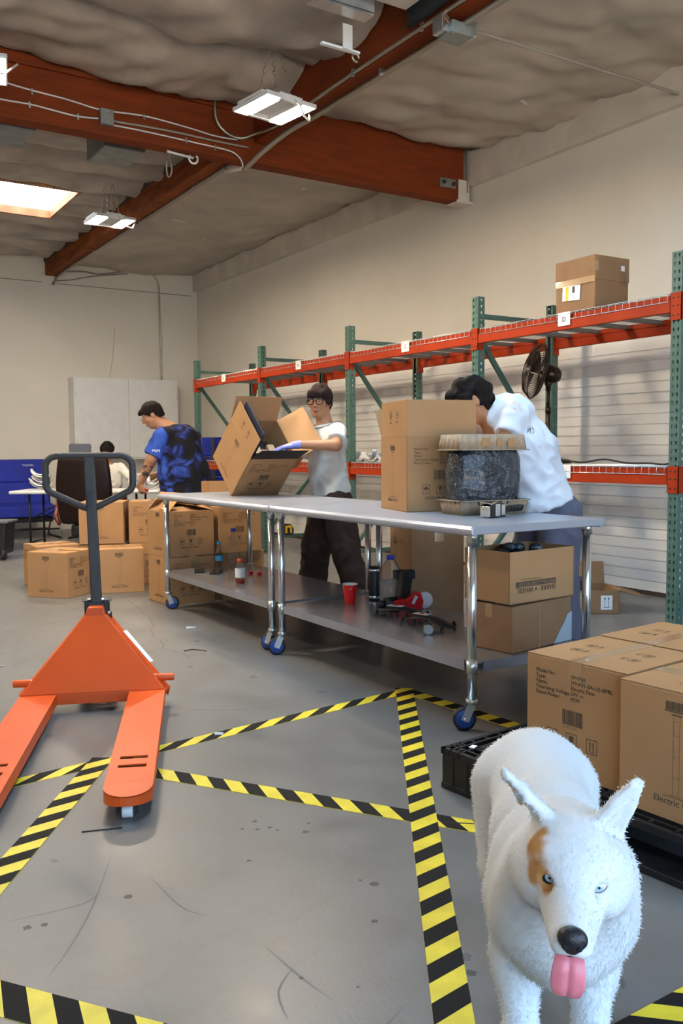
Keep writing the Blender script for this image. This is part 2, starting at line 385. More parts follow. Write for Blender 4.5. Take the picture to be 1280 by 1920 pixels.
# ceiling: dark deck above, sagging foil blankets below, one bay at a time
CZT = CZ+.30
SKY = (1.75, 2.97, 10.18, 11.45); SKY2 = (1.55, 2.97, 2.75, 4.02)
dk = MB().bx((LX, FY, CZT), (WX, SKY2[2], CZT+.1)).bx((LX, SKY2[3], CZT), (WX, SKY[2], CZT+.1)).bx((LX, SKY2[2], CZT), (SKY2[0], SKY2[3], CZT+.1)).bx((SKY2[1], SKY2[2], CZT), (WX, SKY2[3], CZT+.1)).bx((LX, SKY[3], CZT), (WX, WY, CZT+.1)).bx((LX, SKY[2], CZT), (SKY[0], SKY[3], CZT+.1)).bx((SKY[1], SKY[2], CZT), (WX, SKY[3], CZT+.1))
ceiling = struct('ceiling', dk, 'deck')
from mathutils import noise as mn
def sheet(x0, x1, y0, y1, sag, amp, seed, m, nx=None, ny=None, top=CZ, dirx=True, lip=.05):
    nx = nx or max(6, int((x1-x0)/.06)); ny = ny or max(6, int((y1-y0)/.06)); vs = []; fs = []
    for j in range(ny+1):
        for i in range(nx+1):
            u, v = i/nx, j/ny; x = x0+(x1-x0)*u; y = y0+(y1-y0)*v
            t = v if dirx else u
            z = top - sag*(1-(2*t-1)**2)**.7 + lip*(abs(2*t-1)**10)
            w_ = mn.fractal(Vector((x*.9+seed, y*1.7, seed)), 1.0, 2.0, 3)
            w2 = abs(mn.noise(Vector((x*2.1+seed*3, y*2.6+x*1.3, seed))))
            z += amp*w_*1.4-amp*1.3*w2
            vs.append((x, y, min(z, CZT-.01)))
    for j in range(ny):
        for i in range(nx):
            a = j*(nx+1)+i; fs.append((a, a+nx+1, a+nx+2, a+1))
    mb = MB(); mb.add(vs, fs, True)
    return obj('insulation_sheet', mb, m, ceiling)
CB0, CB1 = 7.0, 7.16        # cross beam
PX0, PX1 = 3.55, 3.72       # purlin line
# far bay left of the purlin: narrow blankets stapled joist to joist, interrupted by the skylight
ys = [7.16, 7.76, 8.37, 8.98, 9.58, 10.16]
for i in range(len(ys)-1): sheet(LX, PX0, ys[i]+.008, ys[i+1]-.008, .07, .035, 3.1*i, 'foil')
for i, (a, c) in enumerate(((10.16, 10.8), (10.8, 11.47))): sheet(LX, SKY[0], a+.008, c-.008, .07, .035, 20+3.1*i, 'foil'); sheet(SKY[1], PX0, a+.008, c-.008, .06, .03, 30+3.1*i, 'foil')
ys = [11.47, 12.1, 12.74, 13.4, WY]
for i in range(len(ys)-1): sheet(LX, PX0, ys[i]+.008, ys[i+1]-.008, .07, .035, 50+3.1*i, 'foil')
# far bay by the right wall: one smooth drape
sheet(PX1-.02, WX, CB1-.02, WY, .05, .03, 71, 'foil2', dirx=False, top=CZ-.02)
# near bays: wide loose drapes
ys = [FY, -.9, .7, 1.8, 2.72, 4.06, 5.0, 6.05, 7.0]
sheet(LX, SKY2[0]-.04, 2.72, 4.06, .10, .07, 85, 'foil'); sheet(SKY2[1]+.04, PX0+.01, 2.72, 4.06, .05, .04, 86, 'foil')
for i in range(len(ys)-1):
    if i == 4: continue
    sheet(LX, PX0+.01, ys[i]+.006, ys[i+1]-.006, .10, .07, 90+2.7*i, 'foil')
ys = [FY, 1.2, 7.0]
for i in range(len(ys)-1): sheet(PX1-.02, WX, ys[i]+.004, ys[i+1]-.004, .05, .055, 120+2.7*i, 'foil2', top=CZ-.01)

# glulam cross beam and purlins
struct('ceiling_beam', MB().bx((LX, CB0, 3.705), (5.93, CB1, CZT)), 'wood', bevel=.006)
struct('ceiling_beam', MB().bx((PX0, CB1, 3.93), (PX1, WY-.01, CZT)), 'woodY', bevel=.006)
struct('ceiling_beam', MB().bx((PX0+.02, FY, 3.87), (PX1, CB0, CZT)), 'wood', bevel=.006)
struct('trim_4', MB().bx((LX, CB0-.03, CZ-.10), (PX0, CB0, CZ-.02)), 'wood')      # nailer along the top of the beam
struct('trim_5', MB().bx((PX0-.012, CB1, CZ-.07), (PX0, WY, CZ+.05)), M['deck'])
# white overspray sleeve and bolted steel plate where the beam meets the wall
struct('trim_6', MB().bx((5.86, CB0-.004, 3.72), (6.0, CB0-.001, 3.92)).bx((5.84, CB0-.004, 3.695), (6.05, CB1+.01, 3.72)), 'ledger')
struct('trim_7', MB().bx((WX-.085, CB0-.015, 3.80), (WX-.072, CB0+.0, CZ+.02)), 'conduit_dark')
bp_ = thing('beam_anchor_plate', 'small grey steel plate bolted through the beam end at the wall', 'bracket', (5.72, CB0-.008, 3.86))
obj('plate', MB().box((0, 0, 0), (.20, .01, .09)), 'galvbox', bp_, bevel=.003)
for dx in (-.06, .07): obj('bolt', MB().cyl((dx, -.004, 0), (dx, -.03, 0), .02, 8), 'jack_dark', bp_)

# skylight: timber curb and glowing acrylic pane
for SK, nm in ((SKY, 'window_1'), (SKY2, 'window_2')):
    x0, x1, y0, y1 = SK
    skl = struct(nm, MB().bx((x0-.02, y0-.02, CZ+.035), (x1+.02, y1+.02, CZ+.06)), 'sky_pane' if nm == 'window_2' else 'sky_pane_far')
    cb = MB(); t = .035
    for a, c in (((x0-t, y0-t), (x1+t, y0)), ((x0-t, y1), (x1+t, y1+t)), ((x0-t, y0), (x0, y1)), ((x1, y0), (x1+t, y1))): cb.bx((a[0], a[1], CZ-.06), (c[0], c[1], CZT+.02))
    obj('window_curb', cb, 'woodlight', skl, bevel=.003)
# ================================================================ LIGHT FITTINGS, CONDUITS
def high_bay(loc, rz, label, group='LED high bay lamps under the roof', chain=.5, hide_cord=False):
    t = thing('high_bay_lamp', label, 'lamp', loc, rz, group)
    obj('housing', MB().box((0, 0, .05), (.44, .30, .02)).box((0, 0, .055), (.15, .34, .04)).box((-.145, .0, .028), (.15, .43, .022)).box((.145, 0, .028), (.15, .43, .022)), 'white_metal', t, bevel=.004)
    for s in (-1, 1):
        obj('light_panel', MB().box((s*.145, 0, .012), (.125, .40, .006)), 'lamp', t)
        obj('panel_frame', MB().box((s*.145-.069, 0, .020), (.008, .43, .022)).box((s*.145+.069, 0, .020), (.008, .43, .022)).box((s*.145, .211, .020), (.14, .008, .022)).box((s*.145, -.211, .020), (.14, .008, .022)), 'white_metal', t)
    for y in (-.19, .19):
        obj('end_bracket', MB().box((0, y, .03), (.20, .03, .05)), 'white_metal', t, bevel=.003)
    mb = MB()
    for sx in (-.07, .07):
        for sy in (-.12, .12):
            n_ = int(chain/.035)
            for i in range(n_):
                f0 = i/n_; f1 = (i+1)/n_
                k = lambda f: (sx*(1-f*.6), sy*(1-f), .07+(chain-.07)*f)
                mb.tube([k(f0), tuple(Vector(k((f0+f1)/2))+Vector((.006*(-1)**i, .006*(1 if i % 2 else -1), 0))), k(f1)], .0035, 4)
    obj('hanging_chain', mb, 'conduit', t)
    obj('power_cord', MB().tube([(.03, -.2, .03), (.05, -.24, -.02), (.10, -.22, -.07), (.2, -.15, -.06), (.28, -.05, .05)], .007, 6), 'white_metal', t)
    return t
hb = high_bay((3.12, 5.78, 3.66), radians(8), 'twin panel high bay lamp hanging where the two timber beams cross')
LAMPS = [((3.16, 9.68, 3.72), 2, 'twin panel high bay lamp between the skylight and the far purlin', True),
         ((1.10, 6.02, 3.60), -12, 'high bay lamp cut by the picture edge in front of the cross beam', True),
         
         ((3.15, 13.0, 3.70), 5, 'high bay lamp near the back wall', False)]
for loc, a, lb, vis in LAMPS[:2]+[((.2, 9.8, 3.66), 0, 'high bay lamp left of the skylight, out of view', 0), ((-1.6, 5.8, 3.66), 0, 'high bay lamp deep in the left of the hall, out of view', 0)]:  # the two out-of-view lamps are added to light the hall
    o = copy_tree(hb); put(o, loc, radians(a), lb)

def pipe(name, pts, r, m, label, cat, n=8, smooth=True, straps=None, group=None):
    if smooth:
        P = [Vector(p) for p in pts]; Q = []
        for i in range(len(P)-1):
            p0, p1, p2, p3 = P[max(i-1, 0)], P[i], P[i+1], P[min(i+2, len(P)-1)]
            for k in range(5):
                t = k/5; Q.append(.5*((2*p1)+(p2-p0)*t+(2*p0-5*p1+4*p2-p3)*t*t+(3*p1-p0-3*p2+p3)*t**3))
        Q.append(P[-1]); pts = Q
    o = obj(name, MB().tube(pts, r, n), m)
    if label: tag(o, label, cat, group)
    if straps:
        for (c, d) in straps: obj('pipe_strap', MB().box(c, d), 'galv', o)
    return o
# fat conduits under the near purlin
pipe('electrical_conduit', [(3.44, 6.98-.05, 3.60), (3.50, 6.7, 3.70), (3.62, 6.45, 3.82), (3.66, 6.0, 3.835), (3.68, 4.5, 3.835), (3.69, 2, 3.84), (3.69, -2.3, 3.84)], .022, 'conduit', 'thick steel conduit under the near purlin with a bend beneath the lamp', 'conduit', 10,
     straps=[((3.665, 5.2, 3.85), (.06, .02, .05)), ((3.665, 4.44, 3.85), (.06, .02, .05))])
pipe('electrical_conduit', [(3.20, 6.965, 4.19), (3.20, 6.96, 4.0), (3.28, 6.955, 3.90), (3.42, 6.95, 3.87), (3.52, 6.85, 3.90), (3.56, 6.5, 3.88), (3.555, 5.5, 3.89), (3.555, 4.5, 3.89), (3.555, -2.3, 3.89)], .014, 'conduit', 'thin steel conduit curling off the cross beam and along the near purlin side', 'conduit', 8,
     straps=[((3.55, 5.4, 3.89), (.012, .03, .05)), ((3.55, 4.6, 3.89), (.012, .03, .05))])
pipe('electrical_conduit', [(3.44, 6.94, 3.62), (3.36, 7.08, 3.62), (3.42, 7.22, 3.70), (3.66, 7.4, 3.87), (3.70, 7.8, 3.91), (3.705, 10, 3.915), (3.705, 13.6, 3.915), (3.70, 14.0, 3.86), (3.66, 14.03, 3.80)], .02, 'conduit_dark', 'dark conduit running under the far purlin to the back wall', 'conduit', 8,
     straps=[((3.705, y, 3.925), (.06, .02, .04)) for y in (8.6, 10.2, 12)])
pipe('electrical_conduit', [(3.72, 13.6, 3.93), (4.1, 13.9, 4.02), (4.4, 14.02, 4.03), (4.83, 14.03, 4.12)], .012, 'conduit_dark', 'short dark conduit from the purlin end along the top of the back wall', 'conduit', 6)
pipe('electrical_conduit', [(3.70, 14.02, 3.86), (3.95, 14.03, 3.90), (4.3, 14.03, 3.99), (4.85, 14.03, 4.08)], .010, 'conduit_dark', 'lower curved conduit along the top of the back wall', 'conduit', 6)
pipe('electrical_conduit', [(5.12, 14.03, 4.13), (5.28, 14.035, 4.10), (5.375, 14.035, 3.95), (5.385, 14.035, 3.6), (5.39, 14.035, 2.9), (5.39, 14.035, 2.41)], .013, 'conduit', 'thin conduit dropping down the back wall to the white cabinet', 'conduit', 6,
     straps=[((5.388, 14.035, 3.73), (.05, .02, .02)), ((5.39, 14.035, 2.72), (.04, .02, .03))])
st = lambda xs, z: [((x, 6.985, z_), (.012, .014, .045)) for x, z_ in zip(xs, z)]
pipe('cable_run', [(1.2, 6.985, 3.98), (1.54, 6.985, 3.94), (1.71, 6.985, 3.925), (1.98, 6.985, 3.91), (2.23, 6.985, 3.885), (2.58, 6.985, 3.905), (2.94, 6.985, 3.885), (3.2, 6.985, 3.86), (3.40, 6.97, 3.86)], .0065, 'white_metal', 'upper pale cable clipped along the face of the cross beam', 'cable', 6, straps=st((1.71, 2.58), (3.915, 3.90)))
pipe('cable_run', [(1.2, 6.985, 3.83), (1.48, 6.985, 3.815), (1.69, 6.985, 3.82), (1.86, 6.985, 3.81), (2.05, 6.985, 3.80), (2.21, 6.985, 3.815)], .0065, 'white_metal', 'lower pale cable running into the square junction box', 'cable', 6, straps=st((1.69, 2.05), (3.815, 3.795)))
pipe('cable_run', [(2.33, 6.985, 3.785), (2.6, 6.985, 3.785), (2.94, 6.985, 3.775), (3.28, 6.985, 3.765), (3.38, 6.98, 3.745), (3.43, 6.96, 3.69), (3.44, 6.95, 3.63)], .0065, 'white_metal', 'pale cable leaving the junction box and looping down to the conduit', 'cable', 6, straps=st((2.94, 3.2), (3.775, 3.765)))
pipe('cable_run', [(2.33, 6.98, 3.815), (2.8, 6.98, 3.825), (3.2, 6.975, 3.815), (3.5, 6.96, 3.81)], .009, 'conduit_dark', 'dark straight cable along the cross beam right of the junction box', 'cable', 6)
jb = obj('junction_box', MB().box((2.27, 6.97, 3.83), (.105, .05, .12)), 'galvbox', bevel=.004); tag(jb, 'square grey junction box screwed to the cross beam', 'junction box')
jbl = obj('cover_screw', MB().cyl((2.27, 6.945, 3.87), (2.27, 6.94, 3.87), .006, 8).cyl((2.27, 6.945, 3.79), (2.27, 6.94, 3.79), .006, 8), 'galv', jb)
# steel pipe to the right wall under the near bay, with its hub box on the purlin
pipe('sprinkler_pipe', [(3.76, 4.42, 3.86), (4.6, 4.46, 3.895), (5.5, 4.50, 3.93), (6.045, 4.52, 3.95)], .012, 'conduit_dark', 'thin dark pipe crossing from the near purlin to the right wall', 'pipe', 8)
hbx = thing('steel_hub_box', 'galvanised steel hub box clamped on the near purlin where the thin pipe starts', 'junction box', (3.66, 4.40, 3.80))
obj('box_body', MB().box((0, 0, 0), (.17, .15, .075)), 'galvbox', hbx, bevel=.006); obj('box_lug', MB().box((-.10, .02, .03), (.06, .10, .10)), 'galv', hbx, bevel=.003); obj('box_lug', MB().box((.10, -.02, .03), (.05, .08, .09)), 'galv', hbx, bevel=.003)
obj('lug_screw', MB().ball((.09, .05, -.02), .012, 6).ball((-.07, -.06, -.03), .01, 6), 'galv', hbx)
obj('loose_wire', MB().tube([(-.05, .05, .1), (-.1, -.05, .02), (-.13, -.02, .08), (-.16, -.1, .05)], .005, 5), 'debris', hbx)
# white tube hooked to the cross beam with a coil of wire under it
ht = thing('tube_hanger', 'short white tube hanger under the cross beam beside the purlin', 'bracket', (2.95, 7.08, 3.685))
obj('tube', MB().cyl((-.14, 0, .01), (.10, .02, 0), .011, 8), 'white_metal', ht); obj('hook', MB().tube([(.10+.04*cos(a), .02, -.005-.04*sin(a)-.0) for a in [i*.5 for i in range(-3, 9)]], .009, 6), 'white_metal', ht)
cw = tag(obj('wire_coil', MB().tube([(2.87+.028*cos(a*1.0)*(1-abs(a-19)/60), 7.2+.01*sin(a*.7), 3.60+.075*sin(a)) for a in [i*.45 for i in range(84)]], .0028, 4).tube([(2.87, 7.18, 3.66), (2.872, 7.17, 3.72)], .003, 4), 'conduit_dark'), 'small tangled coil of wire dangling below the cross beam', 'wire')
# two sheet metal hoods beyond the cross beam
def hood(loc, w_, l, label):
    t = thing('sheet_metal_hood', label, 'vent', loc, 0, 'square sheet metal hoods in the ceiling')
    obj('hood_face', MB().box((0, 0, 0), (w_, l, .012)), 'galvbox', t, bevel=.003)
    obj('hood_side', MB().box((-w_/2, 0, .13), (.012, l, .26)), 'galvbox', t); obj('hood_side', MB().box((w_/2, 0, .13), (.012, l, .26)), 'galvbox', t); obj('hood_side', MB().box((0, -l/2, .13), (w_, .012, .26)), 'galvbox', t); obj('hood_side', MB().box((0, l/2, .13), (w_, .012, .26)), 'galvbox', t)
hood((2.66, 7.93, 3.86), .36, .50, 'grey sheet metal hood in the ceiling between junction box and purlin')
hood((1.70, 7.93, 3.88), .40, .50, 'grey sheet metal hood at the picture edge above the skylight')
# louvred steel vent panel in the near bay with its bracket
vp = thing('steel_vent_panel', 'bluish steel vent panel with a bracket beside the near purlin', 'vent', (2.95, 4.42, 3.90))
obj('vent_plate', MB().box((0, -.1, .05), (.9, .50, .02)), 'galv', vp, bevel=.004)
obj('vent_flange', MB().box((.02, .23, -.03), (.42, .10, .012)).box((.02, .18, .02), (.42, .012, .08)), 'galv', vp)
obj('vent_slot', MB().box((.0, .0, .036), (.60, .03, .006)).box((.0, -.10, .036), (.60, .03, .006)).box((.0, -.20, .036), (.60, .03, .006)), 'deck', vp)
obj('bracket_tab', MB().box((.14, .34, -.12), (.07, .012, .15)).box((.10, .36, -.19), (.28, .03, .015)), 'white_metal', vp, bevel=.002)
obj('bracket_clamp', MB().tube([(.24+.025*cos(a), .40, -.20+.025*sin(a)) for a in [i*.6 for i in range(10)]], .008, 6), 'conduit', vp)
tag(obj('dark_slot_strip', MB().bar((3.52, 3.2, 3.99), (3.53, 4.72, 3.99), .02, .14), 'black_matte'), 'long black strip fixed to the side of the near purlin', 'strip')
# bits of pale tape left on the foil
for i, (x, y, z, a, l) in enumerate([(4.95, 8.6, 4.10, .2, .14), (4.35, 10.6, 4.10, .1, .18), (4.95, 11.3, 4.10, .1, .12), (5.4, 5.6, 4.12, .4, .12)]):
    tag(obj('foil_tape_scrap', MB().box((0, 0, 0), (l, .03, .002), rz=a), 'white_metal', loc=(x, y, z)), ['pale tape scrap on the ceiling foil beyond the cross beam', 'longer pale tape scrap on the foil over the far rack', 'short pale tape scrap on the foil nearest the back wall', 'pale tape scrap on the near foil by the right wall'][i], 'tape scrap')

# ================================================================ PALLET RACK
RX0, RX1 = 4.818, 5.654; S = 1.905; PY = [3.598+i*S for i in range(5)]; PH = 2.44
rack = thing('pallet_rack', 'long green and orange pallet rack with wire decks along the right wall', 'rack', (0, 0, 0))
def post_mesh():
    mb = MB(); wy, wx, tk = .076, .070, .0022
    pitch = .0508; rows = int(PH/pitch)
    def plate(o, a, b, cols, hw, hh):
        # plate with a punched hole per cell, spanned by a (width) and b (height) vectors
        o, a, b = Vector(o), Vector(a), Vector(b)
        cw = 1/cols; W_ = a.length; nrm = a.cross(b).normalized()*-.012
        for r in range(rows):
            for c in range(cols):
                u0, u1 = c*cw, (c+1)*cw; v0, v1 = r/rows, (r+1)/rows; uc = (u0+u1)/2; vc = (v0+v1)/2
                if cols == 2: uc += .04*(-1 if c == 0 else 1)*-1
                hu, hv = hw/W_/2, hh/PH/2
                P = lambda u, v: o+a*u+b*v
                outer = [P(u0, v0), P(u1, v0), P(u1, v1), P(u0, v1)]
                inn = [P(uc-hu*.6, vc-hv), P(uc+hu*.6, vc-hv), P(uc+hu, vc+hv), P(uc-hu, vc+hv)]
                mb.add(outer+inn, [(0, 1, 5, 4), (1, 2, 6, 5), (2, 3, 7, 6), (3, 0, 4, 7)])
    plate((-wx/2, wy/2, 0), (0, -wy, 0), (0, 0, PH), 2, .014, .022)
    plate((-wx/2, -wy/2, 0), (wx, 0, 0), (0, 0, PH), 1, .013, .020)
    plate((wx/2, wy/2, 0), (-wx, 0, 0), (0, 0, PH), 1, .013, .020)
    mb.bx((wx/2-tk, -wy/2, 0), (wx/2, -wy/2+.02, PH)).bx((wx/2-tk, wy/2-.02, 0), (wx/2, wy/2, PH))
    mb.bx((-wx/2+.016, -wy/2+.012, .01), (-wx/2+.018, wy/2-.012, PH-.01))
    mb.bx((-wx/2+.001, -wy/2+.001, PH-.003), (wx/2, wy/2-.001, PH-.001))
    return mb.mesh('post', M['green_post'])
pm = post_mesh()
bpm = MB().box((0, 0, .004), (.13, .12, .008)).mesh('foot_plate', M['green_post'])
for y in PY:
    for X_, r in ((RX0, 0), (RX1, pi)):
        p = link('post', pm, rack, loc=(X_, y, 0), rz=r); link('foot_plate', bpm, p)
def bz(name, p, q, wd=.030, ht=.038): return obj(name, MB().bar(p, q, wd, ht), 'green_post', rack)
for y in PY:
    a, c = RX0+.03, RX1-.03
    bz('cross_brace', (a, y, 2.29), (c, y, 2.29)); bz('cross_brace', (a, y, .19), (c, y, .19))
    bz('diagonal_brace', (a, y, 2.10), (c, y, 1.12)); bz('diagonal_brace', (a, y, .24), (c, y, 1.05))
ZB = [2.175, 1.085]
for zi, z in enumerate(ZB):
    for k in range(4):
        y0, y1 = PY[k]+.038, PY[k+1]-.038
        for X_, s in ((RX0, -1), (RX1, 1)):
            mb = MB(); xo = X_+s*.030
            mb.bx((xo-.005*s, y0, z-.040), (xo-.030*s, y1, z)); mb.bx((xo+.008*s, y0, z-.108), (xo-.030*s, y1, z-.040))
            o = obj('beam', mb, 'orange_beam', rack, bevel=.003)
        # wire deck, hooked over both beams
        mb = MB(); zt = z+.006
        ny = 30
        for j in range(ny+1):
            y = y0+.03+(y1-y0-.06)*j/ny
            if j == ny//2: continue
            mb.tube([(RX0-.036, y, zt-.046), (RX0-.036, y, zt), (RX1+.036, y, zt), (RX1+.036, y, zt-.046)], .0028, 4)
        for x in [RX0-.036+i*(RX1-RX0+.072)/8 for i in range(9)]:
            mb.tube([(x, y0+.02, zt+.003), (x, y1-.02, zt+.003)], .0028, 4)
        for x in (RX0-.041, RX1+.041): mb.tube([(x, y0+.02, zt-.046), (x, y1-.02, zt-.046)], .003, 4)
        wd = obj('wire_deck', mb, 'wire', rack)
        for j in range(6):
            y = y0+.16+(y1-y0-.32)*j/5
            obj('deck_channel', MB().bx((RX0-.01, y-.028, z-.030), (RX1+.01, y+.028, z-.002)), 'channel', wd)
    for y in PY:
        for X_, s in ((RX0, -1), (RX1, 1)):
            mb = MB().bx((X_+s*.036, y-.042, z-.160), (X_+s*.042, y+.042, z+.012)).bx((X_+s*.042, y-.042, z-.160), (X_-s*.02, y-.038, z+.012)).bx((X_+s*.042, y+.042, z-.160), (X_-s*.02, y+.038, z+.012))
            c = obj('beam_connector', mb, 'orange_beam', rack)
            rv = MB()
            for dz in (-.02, -.07, -.13):
                for dy in (-.018, .018): rv.cyl((X_+s*.042, y+dy, z+dz), (X_+s*.0445, y+dy, z+dz), .006, 6)
            obj('rivet', rv, M['black'], c)
for i, (L, yy, zz) in enumerate([('A', 10.28, 0), ('B', 8.37, 0), ('C', 6.43, 0), ('D', 4.53, 0), ('D', 4.51, 1)]):
    z = ZB[zz]-.035
    lb = obj('bay_label', MB().box((RX0-.046, yy, z), (.0015, .115, .095)), 'label', rack)
    pr = Print((RX0-.0468, yy, z), (0, -1, 0), (0, 0, 1)); pr.text(L, -.018 if zz == 0 else -.03, -.018, .048, .001)
    if zz: pr.rect(.008, -.004, .05, -.001).rect(.02, -.001, .023, .008)
    else: pr.rect(-.05, .03, -.03, .033).rect(.03, .034, .05, .037)
    obj('bay_letter', pr, 'ink', lb)
M['film'] = mat('crumpled_film', (.014, .018, .024), .24, spec=.6, coat=.3, bump=1.0, bscale=24, noise=.6, nscale=11, col2=(.045, .052, .062))
# ================================================================ FAN CARTONS
BW, BD, BH = .395, .395, .38
def printsA(pr, W_, H_, y):
    """information side: model lines, barcode, three handling marks"""
    f = lambda u: -W_/2+u*W_; g = lambda v: H_*(1-v)
    L = ['Model No.:', 'Type:', 'Name:', 'Operating Voltage:', 'Rated Power:']; Rr = ['SPNF01', 'SPNF01-0A-US-BPRL', 'Electric Fans', '24V', '45W']
    for i in range(5):
        pr.text(L[i], f(.10), g(.155+.048*i), .0185, .0004); pr.text(Rr[i], f(.46), g(.155+.048*i), .0185, .0004)
    pr.rect(f(.55), g(.155+.048*3-.018), f(.59), g(.155+.048*3-.014)).rect(f(.55), g(.155+.048*3-.008), f(.59), g(.155+.048*3-.004))
    pr.barcode(f(.38), g(.56), f(.58), g(.43), 3); pr.text('8 10025 72023', f(.39), g(.59), .009)
    q = .042
    pr.umbrella(f(.22), g(.755), q); pr.glass(f(.42), g(.755), q); pr.arrows(f(.62), g(.755), q)
    pr.text('MADE IN CHINA', f(.25), g(.83), .0215, .0004)
def printsB(pr, W_, H_):
    """product side: barcode patch, line drawing of the fan, name"""
    f = lambda u: -W_/2+u*W_; g = lambda v: H_*(1-v)
    pr.barcode(f(.39), g(.155), f(.57), g(.085), 8); pr.rect(f(.38), g(.165), f(.58), g(.158)).rect(f(.44), g(.19), f(.52), g(.178))
    for u in (.455, .505): pr.rect(f(u), g(.80), f(u)+.0010, g(.20))
    for v in (.23, .34, .50, .66): pr.rect(f(.455), g(v), f(.508), g(v)+.0010)
    pr.rect(f(.38), g(.815), f(.60), g(.81)).rect(f(.43), g(.80), f(.54), g(.797))
    pr.text('Electric Fans', f(.30), g(.875), .028, .0006)
def fan_meshes(W_, D_, H_):
    d = {}
    mb = MB().bx((-W_/2, -D_/2, 0), (W_/2, D_/2, H_-.004)); d['body'] = mb.mesh('carton', M['card'])
    d['flap'] = []
    for s in (-1, 1):
        d['flap'].append(MB().bx((s*.0015, -D_/2+.001, H_-.004), (s*(W_/2-.001), D_/2-.001, H_)).mesh('flap', M['card']))
    tp = MB().bx((-.026, -D_/2-.0006, H_), (.026, D_/2+.0006, H_+.0006)).bx((-.026, -D_/2-.0008, H_-.075), (.026, -D_/2, H_+.0003)).bx((-.026, D_/2, H_-.075), (.026, D_/2+.0008, H_+.0003))
    d['tape'] = tp.mesh('packing_tape', M['tape'])
    pr = Print((0, -D_/2, 0), (1, 0, 0), (0, 0, 1)); printsA(pr, W_, H_, 0)
    pr.frame((0, D_/2, 0), (-1, 0, 0), (0, 0, 1)); printsA(pr, W_, H_, 0)
    pr.frame((-W_/2, 0, 0), (0, -1, 0), (0, 0, 1)); printsB(pr, D_, H_)
    pr.frame((W_/2, 0, 0), (0, 1, 0), (0, 0, 1)); printsB(pr, D_, H_)
    for s in (-1, 1):
        pr.frame((0, 0, H_), (0, -s, 0), (s, 0, 0))
        for k, a in enumerate((-.05, .035)): pr.roundmark(a, W_*.27, .021, k)
    d['print'] = pr.mesh('printing', M['ink2'])
    return d
FM = fan_meshes(BW, BD, BH)
def fan_box(loc, rz, label, group):
    t = thing('fan_carton', label, 'box', loc, rz, group)
    link('carton_body', FM['body'], t, bevel=.004)
    for f in FM['flap']: link('flap', f, t, bevel=.0012, seg=1)
    link('packing_tape', FM['tape'], t); link('printing', FM['print'], t); return t
b0 = fan_box((1.99, 7.615, 0), radians(38.8), 'taped fan carton on the floor with its corner towards the pallet jack handle', 'fan cartons stacked on the floor')
def fb(x, y, z, deg, label, group='fan cartons stacked on the floor'):
    o = copy_tree(b0); return put(o, (x, y, z), radians(deg), label, group)
fb(2.06, 8.20, 0, -86, 'low fan carton behind the corner-on one, seen mostly by its pale top')
fb(2.485, 7.575, 0, 74, 'fan carton on the floor behind the pallet jack handle, barcode side forward')
fb(2.51, 8.06, BH, 64.5, 'upper fan carton behind the jack handle, barcode side forward')
fb(2.52, 8.07, 0, 64.5, 'hidden lower fan carton under the barcode-forward upper one')
fb(2.925, 7.92, BH, -25.5, 'upper fan carton with printed lines, under the tattooed arm')
fb(2.925, 7.92, 0, -25.5, 'lower fan carton with printed lines, between two front stacks')
fb(2.725, 6.74, 0, 5, 'bottom fan carton of the open stack at the far table end')
fb(3.17, 6.77, BH, 3, 'upper fan carton behind the tabletop edge, right beside the open one')
fb(3.21, 6.80, 0, 3, 'lower fan carton under the table end beyond the far caster')
# pallet boxes
G2 = 'fan cartons on the black pallet'
fb(2.325, 1.975, .148, -85, 'printed fan carton at the pallet corner nearest the table', G2)
fb(2.735, 2.02, .148, -85, 'rear fan carton on the pallet, only its marked top and seam showing', G2)
fb(2.30, 1.560, .148, 4, 'fan carton on the pallet beside the dog ear, barcode side forward', G2)
fb(2.71, 1.600, .148, -85, 'second row fan carton on the pallet at the picture edge', G2)

def open_box(name, loc, rz, W_, D_, H_, label, m='card', prints=None, flaps=(), group=None, inner='card_in', t=.004, cat='box'):
    """carton without lid: four walls, floor; flaps = (side, length, angle from upright, material)"""
    r = thing(name, label, cat, loc, rz, group)
    mb = MB().bx((-W_/2, -D_/2, 0), (W_/2, D_/2, t))
    mb.bx((-W_/2, -D_/2, 0), (W_/2, -D_/2+t, H_)).bx((-W_/2, D_/2-t, 0), (W_/2, D_/2, H_)).bx((-W_/2, -D_/2, 0), (-W_/2+t, D_/2, H_)).bx((W_/2-t, -D_/2, 0), (W_/2, D_/2, H_))
    obj('carton_body', mb, m, r)
    fl = {}
    for (side, ln, ang, fm) in flaps:
        ax = {'x-': (-1, 0), 'x+': (1, 0), 'y-': (0, -1), 'y+': (0, 1)}[side]; ln2 = D_ if ax[0] else W_
        mb = MB(); mb.box((0, 0, ln/2), (.003, ln2-.004, ln))
        o = obj('flap', mb, fm, r, bevel=.001, seg=1)
        z0 = atan2(ax[1], ax[0]); o.rotation_mode = 'XYZ'
        o.matrix_basis = Matrix.Translation((ax[0]*(W_/2-.002), ax[1]*(D_/2-.002), H_)) @ Matrix.Rotation(z0, 4, 'Z') @ Matrix.Rotation(ang, 4, 'Y')
        fl[side] = o
    if prints: obj('printing', prints, 'ink2', r)
    return r, fl
